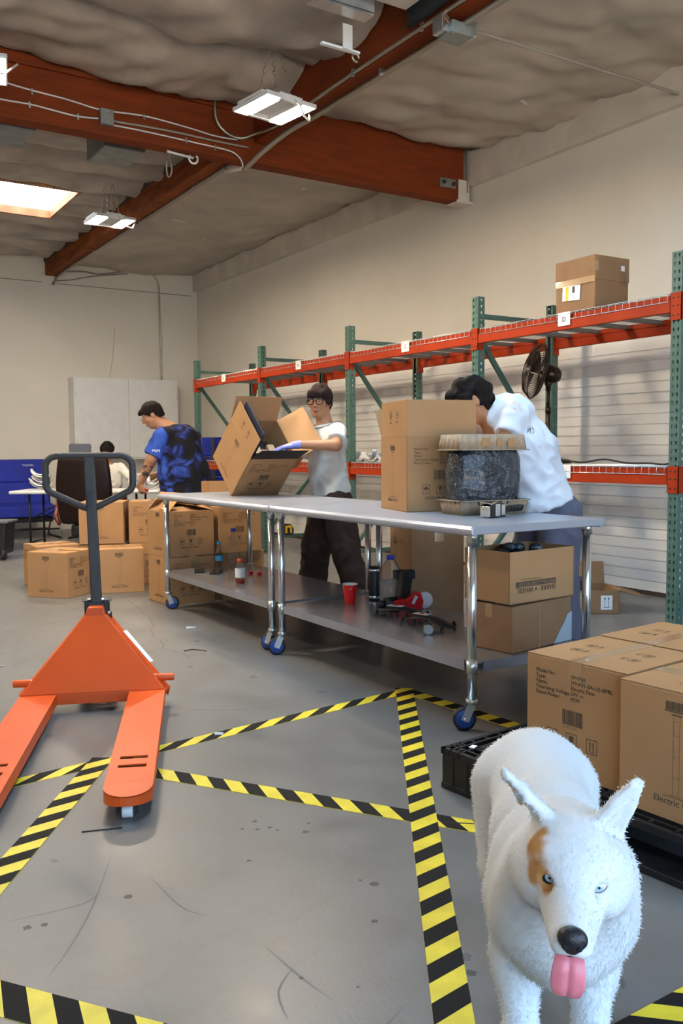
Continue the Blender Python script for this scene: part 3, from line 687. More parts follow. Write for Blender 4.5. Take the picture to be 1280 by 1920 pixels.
# open carton on the far stack
pr = Print((0, -BD/2, 0), (1, 0, 0), (0, 0, 1)); printsA(pr, BW, BH, 0); pr.frame((-BW/2, 0, 0), (0, -1, 0), (0, 0, 1)); printsB(pr, BD, BH)
o, f = open_box('open_fan_carton', (2.725, 6.74, BH), radians(5), BW, BD, BH-.02, 'opened fan carton with a raised flap at the far end of the table', prints=pr,
                flaps=[('y-', .19, radians(-82), 'card'), ('x-', .19, radians(-40), 'card'), ('x+', .19, radians(-75), 'card'), ('y+', .19, radians(-60), 'card')], inner='card_in')
obj('dark_gap_sheet', MB().box((0, 0, BH-.06), (BW-.02, BD-.02, .01)), 'navy', o)  # dark sheet stands for the dark gap in the open top
o, f = open_box('small_open_carton', (3.16, 6.82, 2*BH), radians(-12), .34, .28, .20, 'small open carton on the far stack behind the tabletop')
# upright open carton on the table
pr = Print((0, -BD/2, 0), (1, 0, 0), (0, 0, 1)); printsA(pr, BW, BH, 0)
pr.frame((-BW/2, 0, 0), (0, -1, 0), (0, 0, 1)); printsB(pr, BD, BH)
UB, UF = open_box('open_fan_carton', (2.965, 3.795, .89), radians(-15.5), BW, BD, BH+.012, 'upright open fan carton on the near table with its flaps standing', prints=pr,
                  flaps=[('x-', .19, radians(-1), 'card'), ('y-', .19, radians(-2), 'card'), ('x+', .19, radians(118), 'card'), ('y+', .19, radians(35), 'card')])
pr = Print((-.0016, 0, 0), (0, -1, 0), (0, 0, 1)); pr2 = Print((-.0016, 0, 0), (0, 1, 0), (0, 0, 1))
p3 = Print((.0016, 0, 0), (0, 1, 0), (0, 0, 1)); p3.roundmark(.055, .115, .021, 1).roundmark(-.04, .115, .021, 0)
obj('flap_marks', p3, 'ink2', UF['x-'])
# tilted open carton held on the far table
pr = Print((0, -BD/2, 0), (1, 0, 0), (0, 0, 1)); printsA(pr, BW, BH, 0)
pr.frame((-BW/2, 0, 0), (0, -1, 0), (0, 0, 1)); printsB(pr, BD, BH)
TB, TF = open_box('tilted_fan_carton', (0, 0, 0), 0, BW, BD, BH, 'open fan carton tipped on its edge by the man in glasses', prints=pr, inner='navy',
                  flaps=[('x-', .19, radians(-1), 'card'), ('y-', .17, radians(24), 'black'), ('x+', .22, radians(48), 'card'), ('y+', .19, radians(18), 'card')])
p3 = Print((.0016, 0, 0), (0, 1, 0), (0, 0, 1)); p3.roundmark(.055, .115, .021, 1).roundmark(-.04, .115, .021, 0); obj('flap_marks', p3, 'ink2', TF['x-'])
obj('dark_liner', MB().bx((-BW/2+.022, -BD/2+.015, .02), (-BW/2+.032, BD/2-.05, BH+.225)), 'navy', TB)
obj('dark_liner', MB().bx((-BW/2+.03, -BD/2+.006, .02), (BW/2-.02, -BD/2+.014, BH+.05)), 'navy', TB)
obj('inner_fan', MB().lathe([(0, 0), (.10, .0), (.125, .03), (.13, .10), (.125, .17), (.10, .21), (0, .215)], (.04, .01, .05), 28), 'film', TB)
obj('inner_tray', MB().bx((-.10, -.13, .268), (.16, -.02, .30)).bx((-.08, -.10, .30), (-.02, .02, .325)).bx((.04, -.12, .30), (.10, .0, .33)), 'pulp', TB, bevel=.006)
P0 = Vector((2.735, 5.79, .8905))
ex = Vector((.998, .066, 0)).normalized(); a_ = radians(46)
Rz = Matrix.Rotation(atan2(ex.y, ex.x), 4, 'Z')
Rt = Rz @ Matrix.Rotation(a_, 4, 'X')
TB.matrix_basis = Matrix.Translation(P0) @ Rt @ Matrix.Translation((BW/2, BD/2, 0))
def in_box(o_parent, p): return TB.matrix_basis @ Vector(p)

# brown box up on the rack
rb = thing('shipping_carton', 'brown taped shipping carton on top of the rack with a white and yellow sticker', 'box', (0, 0, 0))
Wx, Wy, Hx = .34, .37, .37
rb.location = (4.835+Wx/2, 4.30+Wy/2, 2.191); rb.rotation_euler = (0, 0, radians(-1))
obj('carton_body', MB().bx((-Wx/2, -Wy/2, 0), (Wx/2, Wy/2, Hx*.56)).bx((-Wx/2-.004, -Wy/2-.004, Hx*.54), (Wx/2+.004, Wy/2+.004, Hx)), 'card_dark', rb, bevel=.005)
obj('tape_strip', MB().bx((-Wx/2-.0055, -Wy/2-.004, Hx*.50), (-Wx/2-.004, Wy/2, Hx*.62)).bx((-Wx/2-.0055, -Wy/2-.0055, Hx*.7), (-Wx/2+.03, -Wy/2-.004, Hx*.88)), 'tape', rb)
st_ = obj('shipping_label', MB().box((-Wx/2-.0062, .03, Hx*.36), (.001, .17, .105), rx=radians(3)), 'paper', rb)
obj('yellow_stripe', MB().box((-Wx/2-.0072, .07, Hx*.36), (.001, .028, .10), rx=radians(3)), 'yellow', st_)
pr = Print((-Wx/2-.0068, 0, Hx*.36), (0, -1, 0), (0, 0, 1)); pr.barcode(-.02, 0, .005, .045, 5); pr.text('3', -.01, -.04, .02); obj('label_print', pr, 'ink', st_)
pr = Print((0, -Wy/2-.004, Hx*.7), (1, 0, 0), (0, 0, 1)); pr.arrows(.11, -.02, .022)
for i in range(4): pr.rect(.105, -.035-.012*i, .135, -.032-.012*i)
obj('printing', pr, 'ink2', rb); obj('white_sticker', MB().box((.105, -Wy/2-.005, Hx*.80), (.036, .001, .036)), 'paper', rb)

# ================================================================ STEEL WORK TABLES
TX0, TX1, TZ = 2.42, 3.235, .89
def work_table(y0, y1, label):
    t = thing('steel_work_table', label, 'table', ((TX0+TX1)/2, (y0+y1)/2, 0), 0, 'stainless steel work tables end to end')
    hx, hy = (TX1-TX0)/2, (y1-y0)/2
    # top: flat centre with rolled (bullnose) long edges
    prof = [(-hx+.022, TZ)]+[(-hx+.022-.022*sin(a), TZ-.022+.022*cos(a)) for a in [pi*i/8 for i in range(9)]]+[(-hx+.03, TZ-.044), (-hx+.03, TZ-.02), (hx-.03, TZ-.02), (hx-.03, TZ-.044)]
    prof += [(hx-.022+.022*sin(a), TZ-.022-.022*cos(a)) for a in [pi*i/8 for i in range(9)]]
    mb = MB(); mb.prism(prof, -hy+.001, hy-.001, 'XZ')
    obj('tabletop', mb, 'steel', t, bevel=.0015, seg=1)
    obj('end_band', MB().bx((-hx+.004, -hy, TZ-.036), (hx-.004, -hy+.012, TZ-.001)), 'steel', t, bevel=.004)
    obj('end_band', MB().bx((-hx+.004, hy-.012, TZ-.036), (hx-.004, hy, TZ-.001)), 'steel', t, bevel=.004)
    sh = MB().bx((-hx+.05, -hy+.04, .292), (hx-.05, hy-.04, .300)); e = .042
    sh.bx((-hx+.045, -hy+.10, .255), (-hx+.05, hy-.10, .300)).bx((hx-.05, -hy+.10, .255), (hx-.045, hy-.10, .300)).bx((-hx+.10, -hy+.035, .255), (hx-.10, -hy+.04, .300)).bx((-hx+.10, hy-.04, .255), (hx-.10, hy-.035, .300))
    obj('undershelf', sh, 'steel_shelf', t)
    for sx in (-1, 1):
        for sy in (-1, 1):
            x, y = sx*(hx-.055), sy*(hy-.06)
            lg = obj('leg', MB().cyl((x, y, .135), (x, y, TZ-.03), .0205, 20), 'chrome', t)
            obj('leg_socket', MB().cyl((x, y, TZ-.075), (x, y, TZ-.02), .0235, 20), 'chrome', lg)
            obj('shelf_bracket', MB().cyl((x, y, .248), (x, y, .306), .0245, 20).box((x-sx*.045, y-sy*.045, .272), (.085, .085, .030)), 'galv', lg)
            rz = {(-1, -1): 2.62, (-1, 1): 2.55, (1, -1): 1.2, (1, 1): 4.2}[(sx, sy)]
            if sx == -1 and y0 > 4: rz = 2.0 if sy == -1 else -.6
            cx, cy = cos(rz)*.028, sin(rz)*.028
            cs = obj('caster', MB().cyl((x, y, .118), (x, y, .138), .026, 16).tube([(x, y, .12), (x+cx*.3, y+cy*.3, .112)], .024, 12)
                     .bar((x+cx*.2-sin(rz)*.019, y+cy*.2+cos(rz)*.019, .112), (x+cx*1.15-sin(rz)*.019, y+cy*1.15+cos(rz)*.019, .045), .0025, .035)
                     .bar((x+cx*.2+sin(rz)*.019, y+cy*.2-cos(rz)*.019, .112), (x+cx*1.15+sin(rz)*.019, y+cy*1.15-cos(rz)*.019, .045), .0025, .035)
                     .cyl((x+cx*1.15-sin(rz)*.026, y+cy*1.15+cos(rz)*.026, .051), (x+cx*1.15+sin(rz)*.026, y+cy*1.15-cos(rz)*.026, .051), .007, 8), 'galv', t)
            ax = Vector((-sin(rz), cos(rz), 0)); c = Vector((x+cx*1.15, y+cy*1.15, .051))
            obj('wheel', MB().lathe([(0, -.013), (.04, -.013), (.051, -.010), (.051, .010), (.04, .013), (0, .013)], c, 24, ax), 'dark_wheel', cs)
            obj('wheel_hub', MB().lathe([(0, -.0150), (.036, -.0150), (.040, -.012), (.040, .012), (.036, .0150), (0, .0150)], c, 20, ax), 'blue_wheel', cs)
    return t
work_table(2.80, 4.628, 'near stainless steel work table with an open carton and wrapped fan on top')
work_table(4.632, 6.46, 'far stainless steel work table with the tipped carton on top')

# ---- on the tables
# pulp trays and the film-wrapped fan
def pulp_tray(loc, rz, W_, D_, h, flip, label, ribs=9):
    t = thing('pulp_tray', label, 'packing tray', loc, rz, 'moulded pulp trays of the wrapped fan')
    s = -1 if flip else 1
    # wavy wall outline
    pts = []; nn = 56
    def side(p, q, nrm, k):
        for i in range(k*4):
            u = i/(k*4); d = .010 if (i % 4) in (1, 2) else 0
            pts.append((p[0]+(q[0]-p[0])*u-nrm[0]*d, p[1]+(q[1]-p[1])*u-nrm[1]*d))
    hx, hy = W_/2-.012, D_/2-.012
    side((-hx, -hy), (hx, -hy), (0, -1), ribs); side((hx, -hy), (hx, hy), (1, 0), 5); side((hx, hy), (-hx, hy), (0, 1), ribs); side((-hx, hy), (-hx, -hy), (-1, 0), 5)
    z0, z1 = (0, h) if not flip else (h, 0)
    mb = MB(); k = len(pts); sh = .93
    vs = [(x*sh, y*sh, z0) for x, y in pts]+[(x, y, z1) for x, y in pts]
    mb.add(vs, [(i, (i+1) % k, k+(i+1) % k, k+i) for i in range(k)]+[tuple(range(k))], True)
    obj('tray_wall', mb, 'pulp', t, solid=.003)
    e = .005
    mb = MB().bx((-W_/2, -D_/2, z1-e*s if not flip else 0), (W_/2, -hy+.012, z1 if not flip else e)).bx((-W_/2, hy-.012, min(z1, z1-e*s)), (W_/2, D_/2, max(z1, z1-e*s))).bx((-W_/2, -D_/2, min(z1, z1-e*s)), (-hx+.012, D_/2, max(z1, z1-e*s))).bx((hx-.012, -D_/2, min(z1, z1-e*s)), (W_/2, D_/2, max(z1, z1-e*s)))
    obj('tray_rim', mb, 'pulp', t, bevel=.002)
    if flip:
        for x, w_ in ((-.05, .045), (.03, .03), (.10, .04)): obj('torn_patch', MB().prism([(x-w_/2, h*.25), (x+w_/2, h*.2), (x+w_/2, h*.8), (x-w_*.3, h*.75), (x-w_/2, h*.5)], -hy-.006, -hy+.004, 'XZ'), 'card', t)
    return t
TRZ = radians(-9)
pulp_tray((2.985, 3.365, .8905), TRZ, .41, .235, .072, False, 'lower pulp tray under the wrapped fan on the near table')
pulp_tray((2.975, 3.365, 1.208), TRZ, .41, .235, .078, True, 'upper pulp tray turned upside down on top of the wrapped fan')
# the fan: dark drum with rounded ends in crumpled film
wf = thing('wrapped_fan', 'dark drum fan wrapped in crumpled clear film between two pulp trays', 'fan', (2.98, 3.365, .928), TRZ)
vs, fs = [], []; nu, nv = 72, 40
for j in range(nv+1):
    v = j/nv; z = .29*v
    for i in range(nu):
        a = 2*pi*i/nu; ca, sa = cos(a), sin(a); pw = 3.2
        rr_ = 1/((abs(ca)**pw+abs(sa)**pw)**(1/pw)); bul = (1-abs(2*v-1)**3.2)**.55*.20+.80 if 0 < v < 1 else .80
        x = .196*rr_*ca*bul; y = .108*rr_*sa*bul
        cr = mn.ridged_multi_fractal(Vector((x*9, y*9, z*11)), 1.0, 2.1, 4, 1.0, 2.0)
        k = 1+.045*(cr-1.0)*.6; vs.append((x*k, y*k, z))
fs = [(j*nu+i, j*nu+(i+1) % nu, (j+1)*nu+(i+1) % nu, (j+1)*nu+i) for j in range(nv) for i in range(nu)]+[tuple(reversed(range(nu))), tuple(nv*nu+i for i in range(nu))]
M['film'].node_tree.nodes['Bump'].inputs['Distance'].default_value = .03; M['film'].node_tree.nodes['Principled BSDF'].inputs['Roughness'].default_value = .16
mb = MB(); mb.add(vs, fs, True); obj('fan_drum', mb, 'film', wf)
# tape gun
tg = thing('tape_dispenser', 'black and steel packing tape dispenser with a black handle on the near table corner', 'tape dispenser', (2.87, 3.14, .8905), radians(10))
obj('side_frame', MB().prism([(-.085, .004), (.03, .004), (.04, .03), (.03, .062), (-.02, .075), (-.085, .058)], -.028, -.025, 'XZ').prism([(-.085, .004), (.03, .004), (.04, .03), (.03, .062), (-.02, .075), (-.085, .058)], .025, .028, 'XZ'), 'black', tg, bevel=.001)
obj('roller', MB().cyl((-.055, -.024, .035), (-.055, .024, .035), .024, 18), 'chrome', tg); obj('tape_roll', MB().cyl((.005, -.024, .038), (.005, .024, .038), .033, 22), 'tape', tg)
obj('steel_guard', MB().box((-.03, -.030, .036), (.035, .003, .058)).box((.012, -.030, .036), (.028, .003, .05)).box((-.088, 0, .03), (.004, .056, .05)), 'chrome', tg, bevel=.001)
mb = MB().tube([(.04, 0, .035), (.08, 0, .035), (.11, 0, .037), (.17, 0, .04), (.205, 0, .042)], [.014, .013, .014, .014, .010], 10)
for i in range(4): mb.tube([(.095+i*.028, 0, .036), (.104+i*.028, 0, .0365)], .0165, 10)
obj('handle', mb, 'black', tg)
obj('blade_guard', MB().box((-.075, 0, .066), (.05, .05, .006), ry=radians(12)), 'chrome', tg)

# ---- under the tables
sp = Print((0, 0, 0)); W2, D2, H2 = .44, .28, .235
o, f = open_box('wheel_carton', (2.905, 3.02, .522), radians(4), W2, D2, H2, 'open printed carton with upside-down lettering on the undershelf', prints=None)
pr = Print((0, -D2/2, 0), (-1, 0, 0), (0, 0, -1))
pr.text('SHARK', -.090, -.070, .0345, .0012); pr.text('WHEEL', .062, -.070, .0345, .0012); pr.disc(.046, -.058, .007, 6); pr.rect(-.090, -.098, .180, -.074)
obj('printing', pr, 'ink2', o)
pr = Print((0, -D2/2-.0006, 0), (-1, 0, 0), (0, 0, -1)); pr.text('INDUSTRIAL CASTERS LTD', -.085, -.0925, .0205, .0005); obj('reversed_lettering', pr, 'card', o)
pr = Print((0, -D2/2, 0), (-1, 0, 0), (0, 0, -1)); pr.text('NOTHING ROLLS LIKE IT', .02, -.110, .0115); obj('small_lettering', pr, 'ink2', o)
mb = MB()
for i in range(26):
    c = (random.uniform(-.18, .1), random.uniform(-.1, .1), random.uniform(.17, .245)); rr_ = random.uniform(.018, .034)
    mb.ball(c, rr_, 5, (1, random.uniform(.6, 1.3), .7))
obj('film_scraps', mb, 'film', o, kind='stuff')
o = thing('closed_carton', 'plain closed carton under the printed one, pale film over its lower corner', 'box', (2.915, 3.03, .3005), radians(9))
obj('carton_body', MB().bx((-.225, -.135, 0), (.225, .135, .212)), 'card_dark', o, bevel=.005)
obj('tape_strip', MB().bx((-.227, -.02, .15), (-.2255, .02, .2135)).bx((-.2255, -.02, .212), (.2255, .02, .2132)).bx((-.03, -.1365, 0), (-.024, -.135, .20)), 'tape', o)
M['frost'] = mat('frosted_film', (.55, .62, .70), .35, alpha=.75)
obj('torn_film', MB().prism([(.08, .002), (.224, .002), (.224, .14), (.19, .13), (.16, .09), (.12, .05)], -.1385, -.1368, 'XZ'), 'frost', o)
# large brown carton behind, standing on the floor beyond the table
o = thing('tall_brown_carton', 'large dark brown carton on the floor behind the near table, seen past the water jug', 'box', (3.51, 4.51, 0), radians(-19))
obj('carton_body', MB().bx((-.175, -.225, 0), (.175, .225, .785)), 'card_dark', o, bevel=.004)
obj('packing_tape', MB().bx((-.02, -.2262, .64), (.04, -.225, .785)).bx((-.1762, .02, .62), (-.175, .09, .66)), 'tape', o)
pr = Print((-.175, 0, 0), (0, -1, 0), (0, 0, 1)); pr.barcode(-.14, .60, -.07, .65, 4); pr.text('FRAGILE', -.02, .62, .03); obj('printing', pr, 'ink2', o)
o = thing('white_sleeve_box', 'small pale box standing between the big brown carton and the printed carton', 'box', (2.965, 3.40, .3005), radians(10))
obj('box_body', MB().bx((-.03, -.05, 0), (.03, .05, .225)), 'paper', o, bevel=.003); obj('box_tuck_flap', MB().box((-.045, -.01, .222), (.035, .07, .003), ry=radians(15)), 'paper', o)
# red cup
def cup():
    t = thing('red_party_cup', 'red plastic party cup with a white rim on the undershelf', 'cup', (2.83, 4.37, .3005))
    obj('cup_wall', MB().lathe([(.0, 0), (.031, 0), (.031, .004), (.034, .03), (.035, .032), (.038, .06), (.0385, .075), (.040, .078), (.044, .118), (.043, .118), (.038, .075), (.03, .006), (0, .006)], n=28), 'red', t)
    obj('white_rim', MB().tube([(.0445*cos(a), .0445*sin(a), .118) for a in [2*pi*i/28 for i in range(28)]], .0026, 6, closed=True).lathe([(.042, .117), (.030, .012), (0, .011)], n=24), 'white_metal', t)
cup()
o = thing('steel_flask', 'dark insulated flask standing beside the big water bottle', 'flask', (3.03, 4.40, .3005))
obj('flask_body', MB().lathe([(0, 0), (.036, 0), (.038, .01), (.038, .165), (.034, .175), (.034, .2), (.030, .205), (0, .205)], n=28), 'black', o)
obj('flask_band', MB().lathe([(.0385, .012), (.0392, .016), (.0392, .022), (.0385, .026)], n=28).lathe([(.0345, .176), (.036, .178), (.036, .186), (.0345, .19)], n=28), 'chrome', o)
def bottle(loc, prof, cap, capm, label, water=None, band=None, bandm='aqua', capr=.016, group=None, m='clear'):
    t = thing('plastic_bottle', label, 'bottle', loc, 0, group)
    obj('bottle_body', MB().lathe(prof, n=28), m, t)
    obj('cap', MB().lathe([(0, cap), (capr, cap), (capr, cap+.02), (capr*.9, cap+.024), (0, cap+.024)], n=20), capm, t)
    if water: obj('drink', MB().lathe([(0, .004)]+[(r*.93, z) for r, z in prof if .004 < z < water[0]]+[(water[2]*.93, water[0]), (0, water[0])], n=24), water[1], t)
    if band: obj('label_band', MB().lathe([(band[2]+.0012, band[0]), (band[2]+.0015, (band[0]+band[1])/2), (band[2]+.0012, band[1])], n=28), bandm, t)
    return t
M['water'] = mat('water', (.55, .66, .74), .05, trans=.5, alpha=.6)
big = [(0, .004), (.05, 0), (.066, .01), (.068, .05), (.064, .06), (.068, .075), (.068, .16), (.062, .20), (.040, .245), (.020, .268), (.018, .285), (0, .285)]
bottle((3.02, 4.22, .3005), big, .268, 'blue_cap', 'big clear water jug with a blue cap on the shelf', water=(.15, 'water', .068), capr=.024)
tallb = [(0, .003), (.035, 0), (.042, .008), (.042, .09), (.037, .11), (.042, .13), (.042, .2), (.034, .235), (.018, .275), (.0165, .3), (0, .3)]
bottle((2.92, 6.16, .3005), tallb, .296, 'blue_cap', 'tall empty clear bottle with a dark blue cap near the far table leg', capr=.020)
smallb = [(0, .003), (.027, 0), (.031, .006), (.031, .12), (.024, .15), (.013, .175), (.0125, .19), (0, .19)]
bottle((2.86, 6.30, .3005), smallb, .186, 'aqua', 'small water bottle with an aqua band behind the tall bottle', band=(.06, .10, .031))
jb_ = [(0, .003), (.028, 0), (.033, .006), (.033, .03), (.029, .045), (.033, .06), (.033, .1), (.028, .125), (.018, .145), (.018, .155), (0, .155)]
bottle((2.64, 5.47, .3005), jb_, .148, 'orange_cap', 'sports drink bottle with an orange cap and a little red drink left', water=(.032, 'red_juice', .033), band=(.045, .11, .0335), bandm='white_metal', capr=.020)
for i, (x, y, a, lb) in enumerate([(2.66, 6.22, .5, 'black phone lying flat on the far undershelf, closer to the table end'), (2.73, 6.07, .3, 'second black phone overlapping the first on the far undershelf')]):
    o = tag(obj('black_phone', MB().box((0, 0, .0065), (.075, .165, .010)), 'black', bevel=.004, loc=(x, y, .3005+i*.0), rz=a-.9), lb, 'phone', 'black phones on the undershelf')
    obj('screen', MB().box((0, 0, .0118), (.068, .155, .0006)), 'pupil', o)
for x, y, lb in ((2.90, 5.83, 'small red plastic piece lying behind the drink bottle'), (2.94, 5.77, 'second small red plastic piece behind the drink bottle')):
    tag(obj('red_plastic_piece', MB().box((0, 0, .012), (.028, .02, .022)).cyl((0, 0, .01), (.03, .02, .01), .008, 8), 'red', bevel=.002, loc=(x, y, .3005)), lb, 'plastic piece')
# red hand tool and skate decks with grip
o = thing('red_power_sander', 'red and black power tool on the undershelf by the water jug', 'power tool', (2.98, 4.02, .3005), radians(-20))
mb = MB().prism([(-.09, 0), (.09, 0), (.10, .05), (.085, .10), (.06, .105), (.0, .07), (-.08, .06)], -.035, .035, 'XZ'); obj('tool_housing', mb, 'red', o, bevel=.008)
obj('tool_vent', MB().box((.045, -.036, .06), (.018, .004, .05), ry=.5), 'white_metal', o, bevel=.002)
obj('tool_motor', MB().cyl((-.12, 0, .04), (-.05, 0, .045), .034, 16).cyl((-.16, 0, .035), (-.12, 0, .04), .022, 12), 'black', o)
obj('tool_handle', MB().bar((-.02, 0, .07), (.01, .02, .22), .045, .09).box((.0, .03, .20), (.12, .06, .05)), 'black', o, bevel=.006)
obj('tool_wheel', MB().lathe([(0, -.008), (.045, -.008), (.05, 0), (.045, .008), (0, .008)], (.115, .0, .05), 20, 'Y'), 'paper', o)
def rack_part(loc, rz, label):
    t = thing('skateboard_deck', label, 'skateboard deck', loc, rz, 'small curved decks on the undershelf')
    vs = []; k = 18
    for j in range(k+1):
        u = j/k*2-1; zz = .045*(1-u*u)*.9+.012
        for i in range(5):
            s_ = (i/4*2-1)*.045*(1-abs(u)**5*.6); vs.append((u*.15, s_, zz-.01*(s_/.045)**2))
    mb = MB(); mb.add(vs, [(j*5+i, j*5+i+1, j*5+i+6, j*5+i+5) for j in range(k) for i in range(4)], True)
    obj('grip_deck', mb, 'black', t, solid=.008)
    obj('deck_sticker', MB().box((-.04, 0, .058), (.09, .045, .002)), 'paper', t); obj('sticker_mark', MB().cyl((-.04, 0, .059), (-.04, 0, .0605), .013, 12), 'red', t)
    for x in (-.13, -.05, .05, .13): obj('foot', MB().tube([(x, -.045, .03), (x, -.055, .012), (x-.01, -.062, .008)], .008, 6).tube([(x, .045, .03), (x, .055, .012), (x-.01, .062, .008)], .008, 6), 'black', t)
rack_part((2.84, 3.86, .3005), radians(-60), 'black curved deck with a white and red sticker on the undershelf')
rack_part((2.80, 3.58, .3005), radians(-75), 'black curved deck half hidden by the closed carton')
o = thing('metal_canister', 'small silver ended canister lying by the closed carton', 'canister', (2.665, 3.405, .3265), radians(55))
obj('canister_body', MB().cyl((0, 0, 0), (.09, 0, 0), .024, 18), 'black', o); obj('canister_lid', MB().cyl((-.014, 0, 0), (0, 0, 0), .026, 18), 'galvbox', o, bevel=.004)
# ================================================================ FLOOR TAPE
def floor_tape(p, q, wd, slant, label, pitch=.145, ph=0., z=.0):
    p, q = Vector(p), Vector(q); d = q-p; L = d.length; d.normalize(); n = Vector((-d.y, d.x))
    z0 = .0004+z
    W3 = lambda a, s, h: (p.x+d.x*a+n.x*s, p.y+d.y*a+n.y*s, h)
    mb = MB(); h = wd/2
    mb.add([W3(0, -h, 0), W3(L, -h, 0), W3(L, h, 0), W3(0, h, 0), W3(0, -h, z0+.0008), W3(L, -h, z0+.0008), W3(L, h, z0+.0008), W3(0, h, z0+.0008)],
           [(3, 2, 1, 0), (4, 5, 6, 7), (0, 1, 5, 4), (1, 2, 6, 5), (2, 3, 7, 6), (3, 0, 4, 7)])
    t = tag(obj('floor_tape', mb, 'yellow'), label, 'floor tape', 'black and yellow hazard tape lines')
    mb = MB(); a = -pitch+ph*pitch; sh = wd*slant
    while a < L+pitch:
        # parallelogram clipped to the strip
        poly = [(a, -h), (a+pitch*.5, -h), (a+pitch*.5+sh, h), (a+sh, h)]
        def clip(pts, f):
            out = []
            for i in range(len(pts)):
                A, B_ = pts[i-1], pts[i]; fa, fb_ = f(A), f(B_)
                if (fa >= 0) != (fb_ >= 0):
                    k = fa/(fa-fb_); out.append((A[0]+(B_[0]-A[0])*k, A[1]+(B_[1]-A[1])*k))
                if fb_ >= 0: out.append(B_)
            return out
        poly = clip(poly, lambda c: c[0]); poly = clip(poly, lambda c: L-c[0]) if len(poly) > 2 else poly
        if len(poly) > 2: mb.poly([W3(x, s, z0+.0011) for x, s in poly])
        a += pitch
    obj('black_stripes', mb, 'tape_black', t)
    return t
TW = .088
floor_tape((.62, .60), (2.63, 3.56), TW, -.9, 'long hazard tape line running from the table corner past the dog', z=.0012)
floor_tape((-.3, 3.22), (2.62, 3.515), .078, 1.7, 'hazard tape line crossing under the pallet jack forks to the table corner', pitch=.19)
floor_tape((1.03, 3.40), (.30, 2.33), TW, -.9, 'hazard tape line leaving the crossing left of the jack fork tip', z=.0012)
floor_tape((1.06, 3.25), (2.16, 1.62), TW, -1.0, 'hazard tape line from the jack fork tip to the black pallet', z=.0006)
floor_tape((2.61, 3.50), (2.70, 2.42), .08, 0.1, 'hazard tape line in the shade under the near table', z=.0006)
floor_tape((.05, 2.42), (.88, 1.30), .105, -1.0, 'hazard tape line cutting the bottom corner in front of the jack')
floor_tape((1.22, 1.145), (2.4, 1.16), .10, -1.0, 'short hazard tape line between the dog and the picture corner')

# ================================================================ PALLET
pal = thing('plastic_pallet', 'black plastic pallet carrying the fan cartons beside the dog', 'pallet', (1.955, 2.425, 0), radians(5))
PL, PWd, PHt = 1.05, 1.22, .148
mb = MB()     # deck: border, lattice and diagonal corner webs (local x to the wall, y negative towards the door)
zt0, zt1 = PHt-.022, PHt
mb.bx((0, -PWd, zt0), (PL, -PWd+.018, zt1)).bx((0, -.018, zt0), (PL, 0, zt1)).bx((0, -PWd, zt0), (.018, 0, zt1)).bx((PL-.018, -PWd, zt0), (PL, 0, zt1))
for k in range(1, 3):
    mb.bx((.04*k, -PWd, zt0), (.04*k+.010, 0, zt1)).bx((0, -.04*k-.010, zt0), (PL, -.04*k, zt1))
i = 0
for k in range(14):
    y = -.06-.085*k; mb.bx((.04, y-.01, zt0), (.04-.028, y, zt1)); mb.bx((.06+.07*k, -.04, zt0), (.07+.07*k, -.012, zt1))
for k in range(12): mb.bx((.09, -.12-k*.092, zt0), (PL-.02, -.105-k*.092, zt1-.002))
for k in range(11): mb.bx((.12+k*.085, -PWd+.02, zt0), (.128+k*.085, -.09, zt1-.004))
for (a, c) in (((.09, -.09), (.30, -.40)), ((.09, -.09), (.42, -.22)), ((.30, -.40), (.42, -.22)), ((.16, -.30), (.30, -.12)), ((.09, -.62), (.35, -.42)), ((.09, -.62), (.35, -.82))):
    mb.bar((a[0], a[1], (zt0+zt1)/2+.001), (c[0], c[1], (zt0+zt1)/2+.001), .016, .024)
obj('pallet_deck', mb, 'pallet', pal)
for ix, x in enumerate((0, PL/2-.07, PL-.14)):
    for iy, y in enumerate((0, -PWd/2+.09, -PWd+.18)):
        f = obj('pallet_foot', MB().bx((x+.002, y-.002, .0), (x+.14, y-.178, zt0)), 'pallet', pal, bevel=.006)
        obj('foot_rib', MB().bx((x-.001, y-.05, .01), (x+.003, y-.06, zt0)).bx((x-.001, y-.12, .01), (x+.003, y-.13, zt0)), 'pallet', f)
for x in (0, PL/2-.07, PL-.14): obj('pallet_skid', MB().bx((x, -PWd, 0), (x+.14, 0, .022)), 'pallet', pal, bevel=.003)
tag(obj('carton_tie', MB().box((0, 0, 0), (.03, .02, .002), rz=.4), 'paper', loc=(2.05, 2.36, PHt+.0015)), 'small white scrap on the pallet corner', 'scrap')

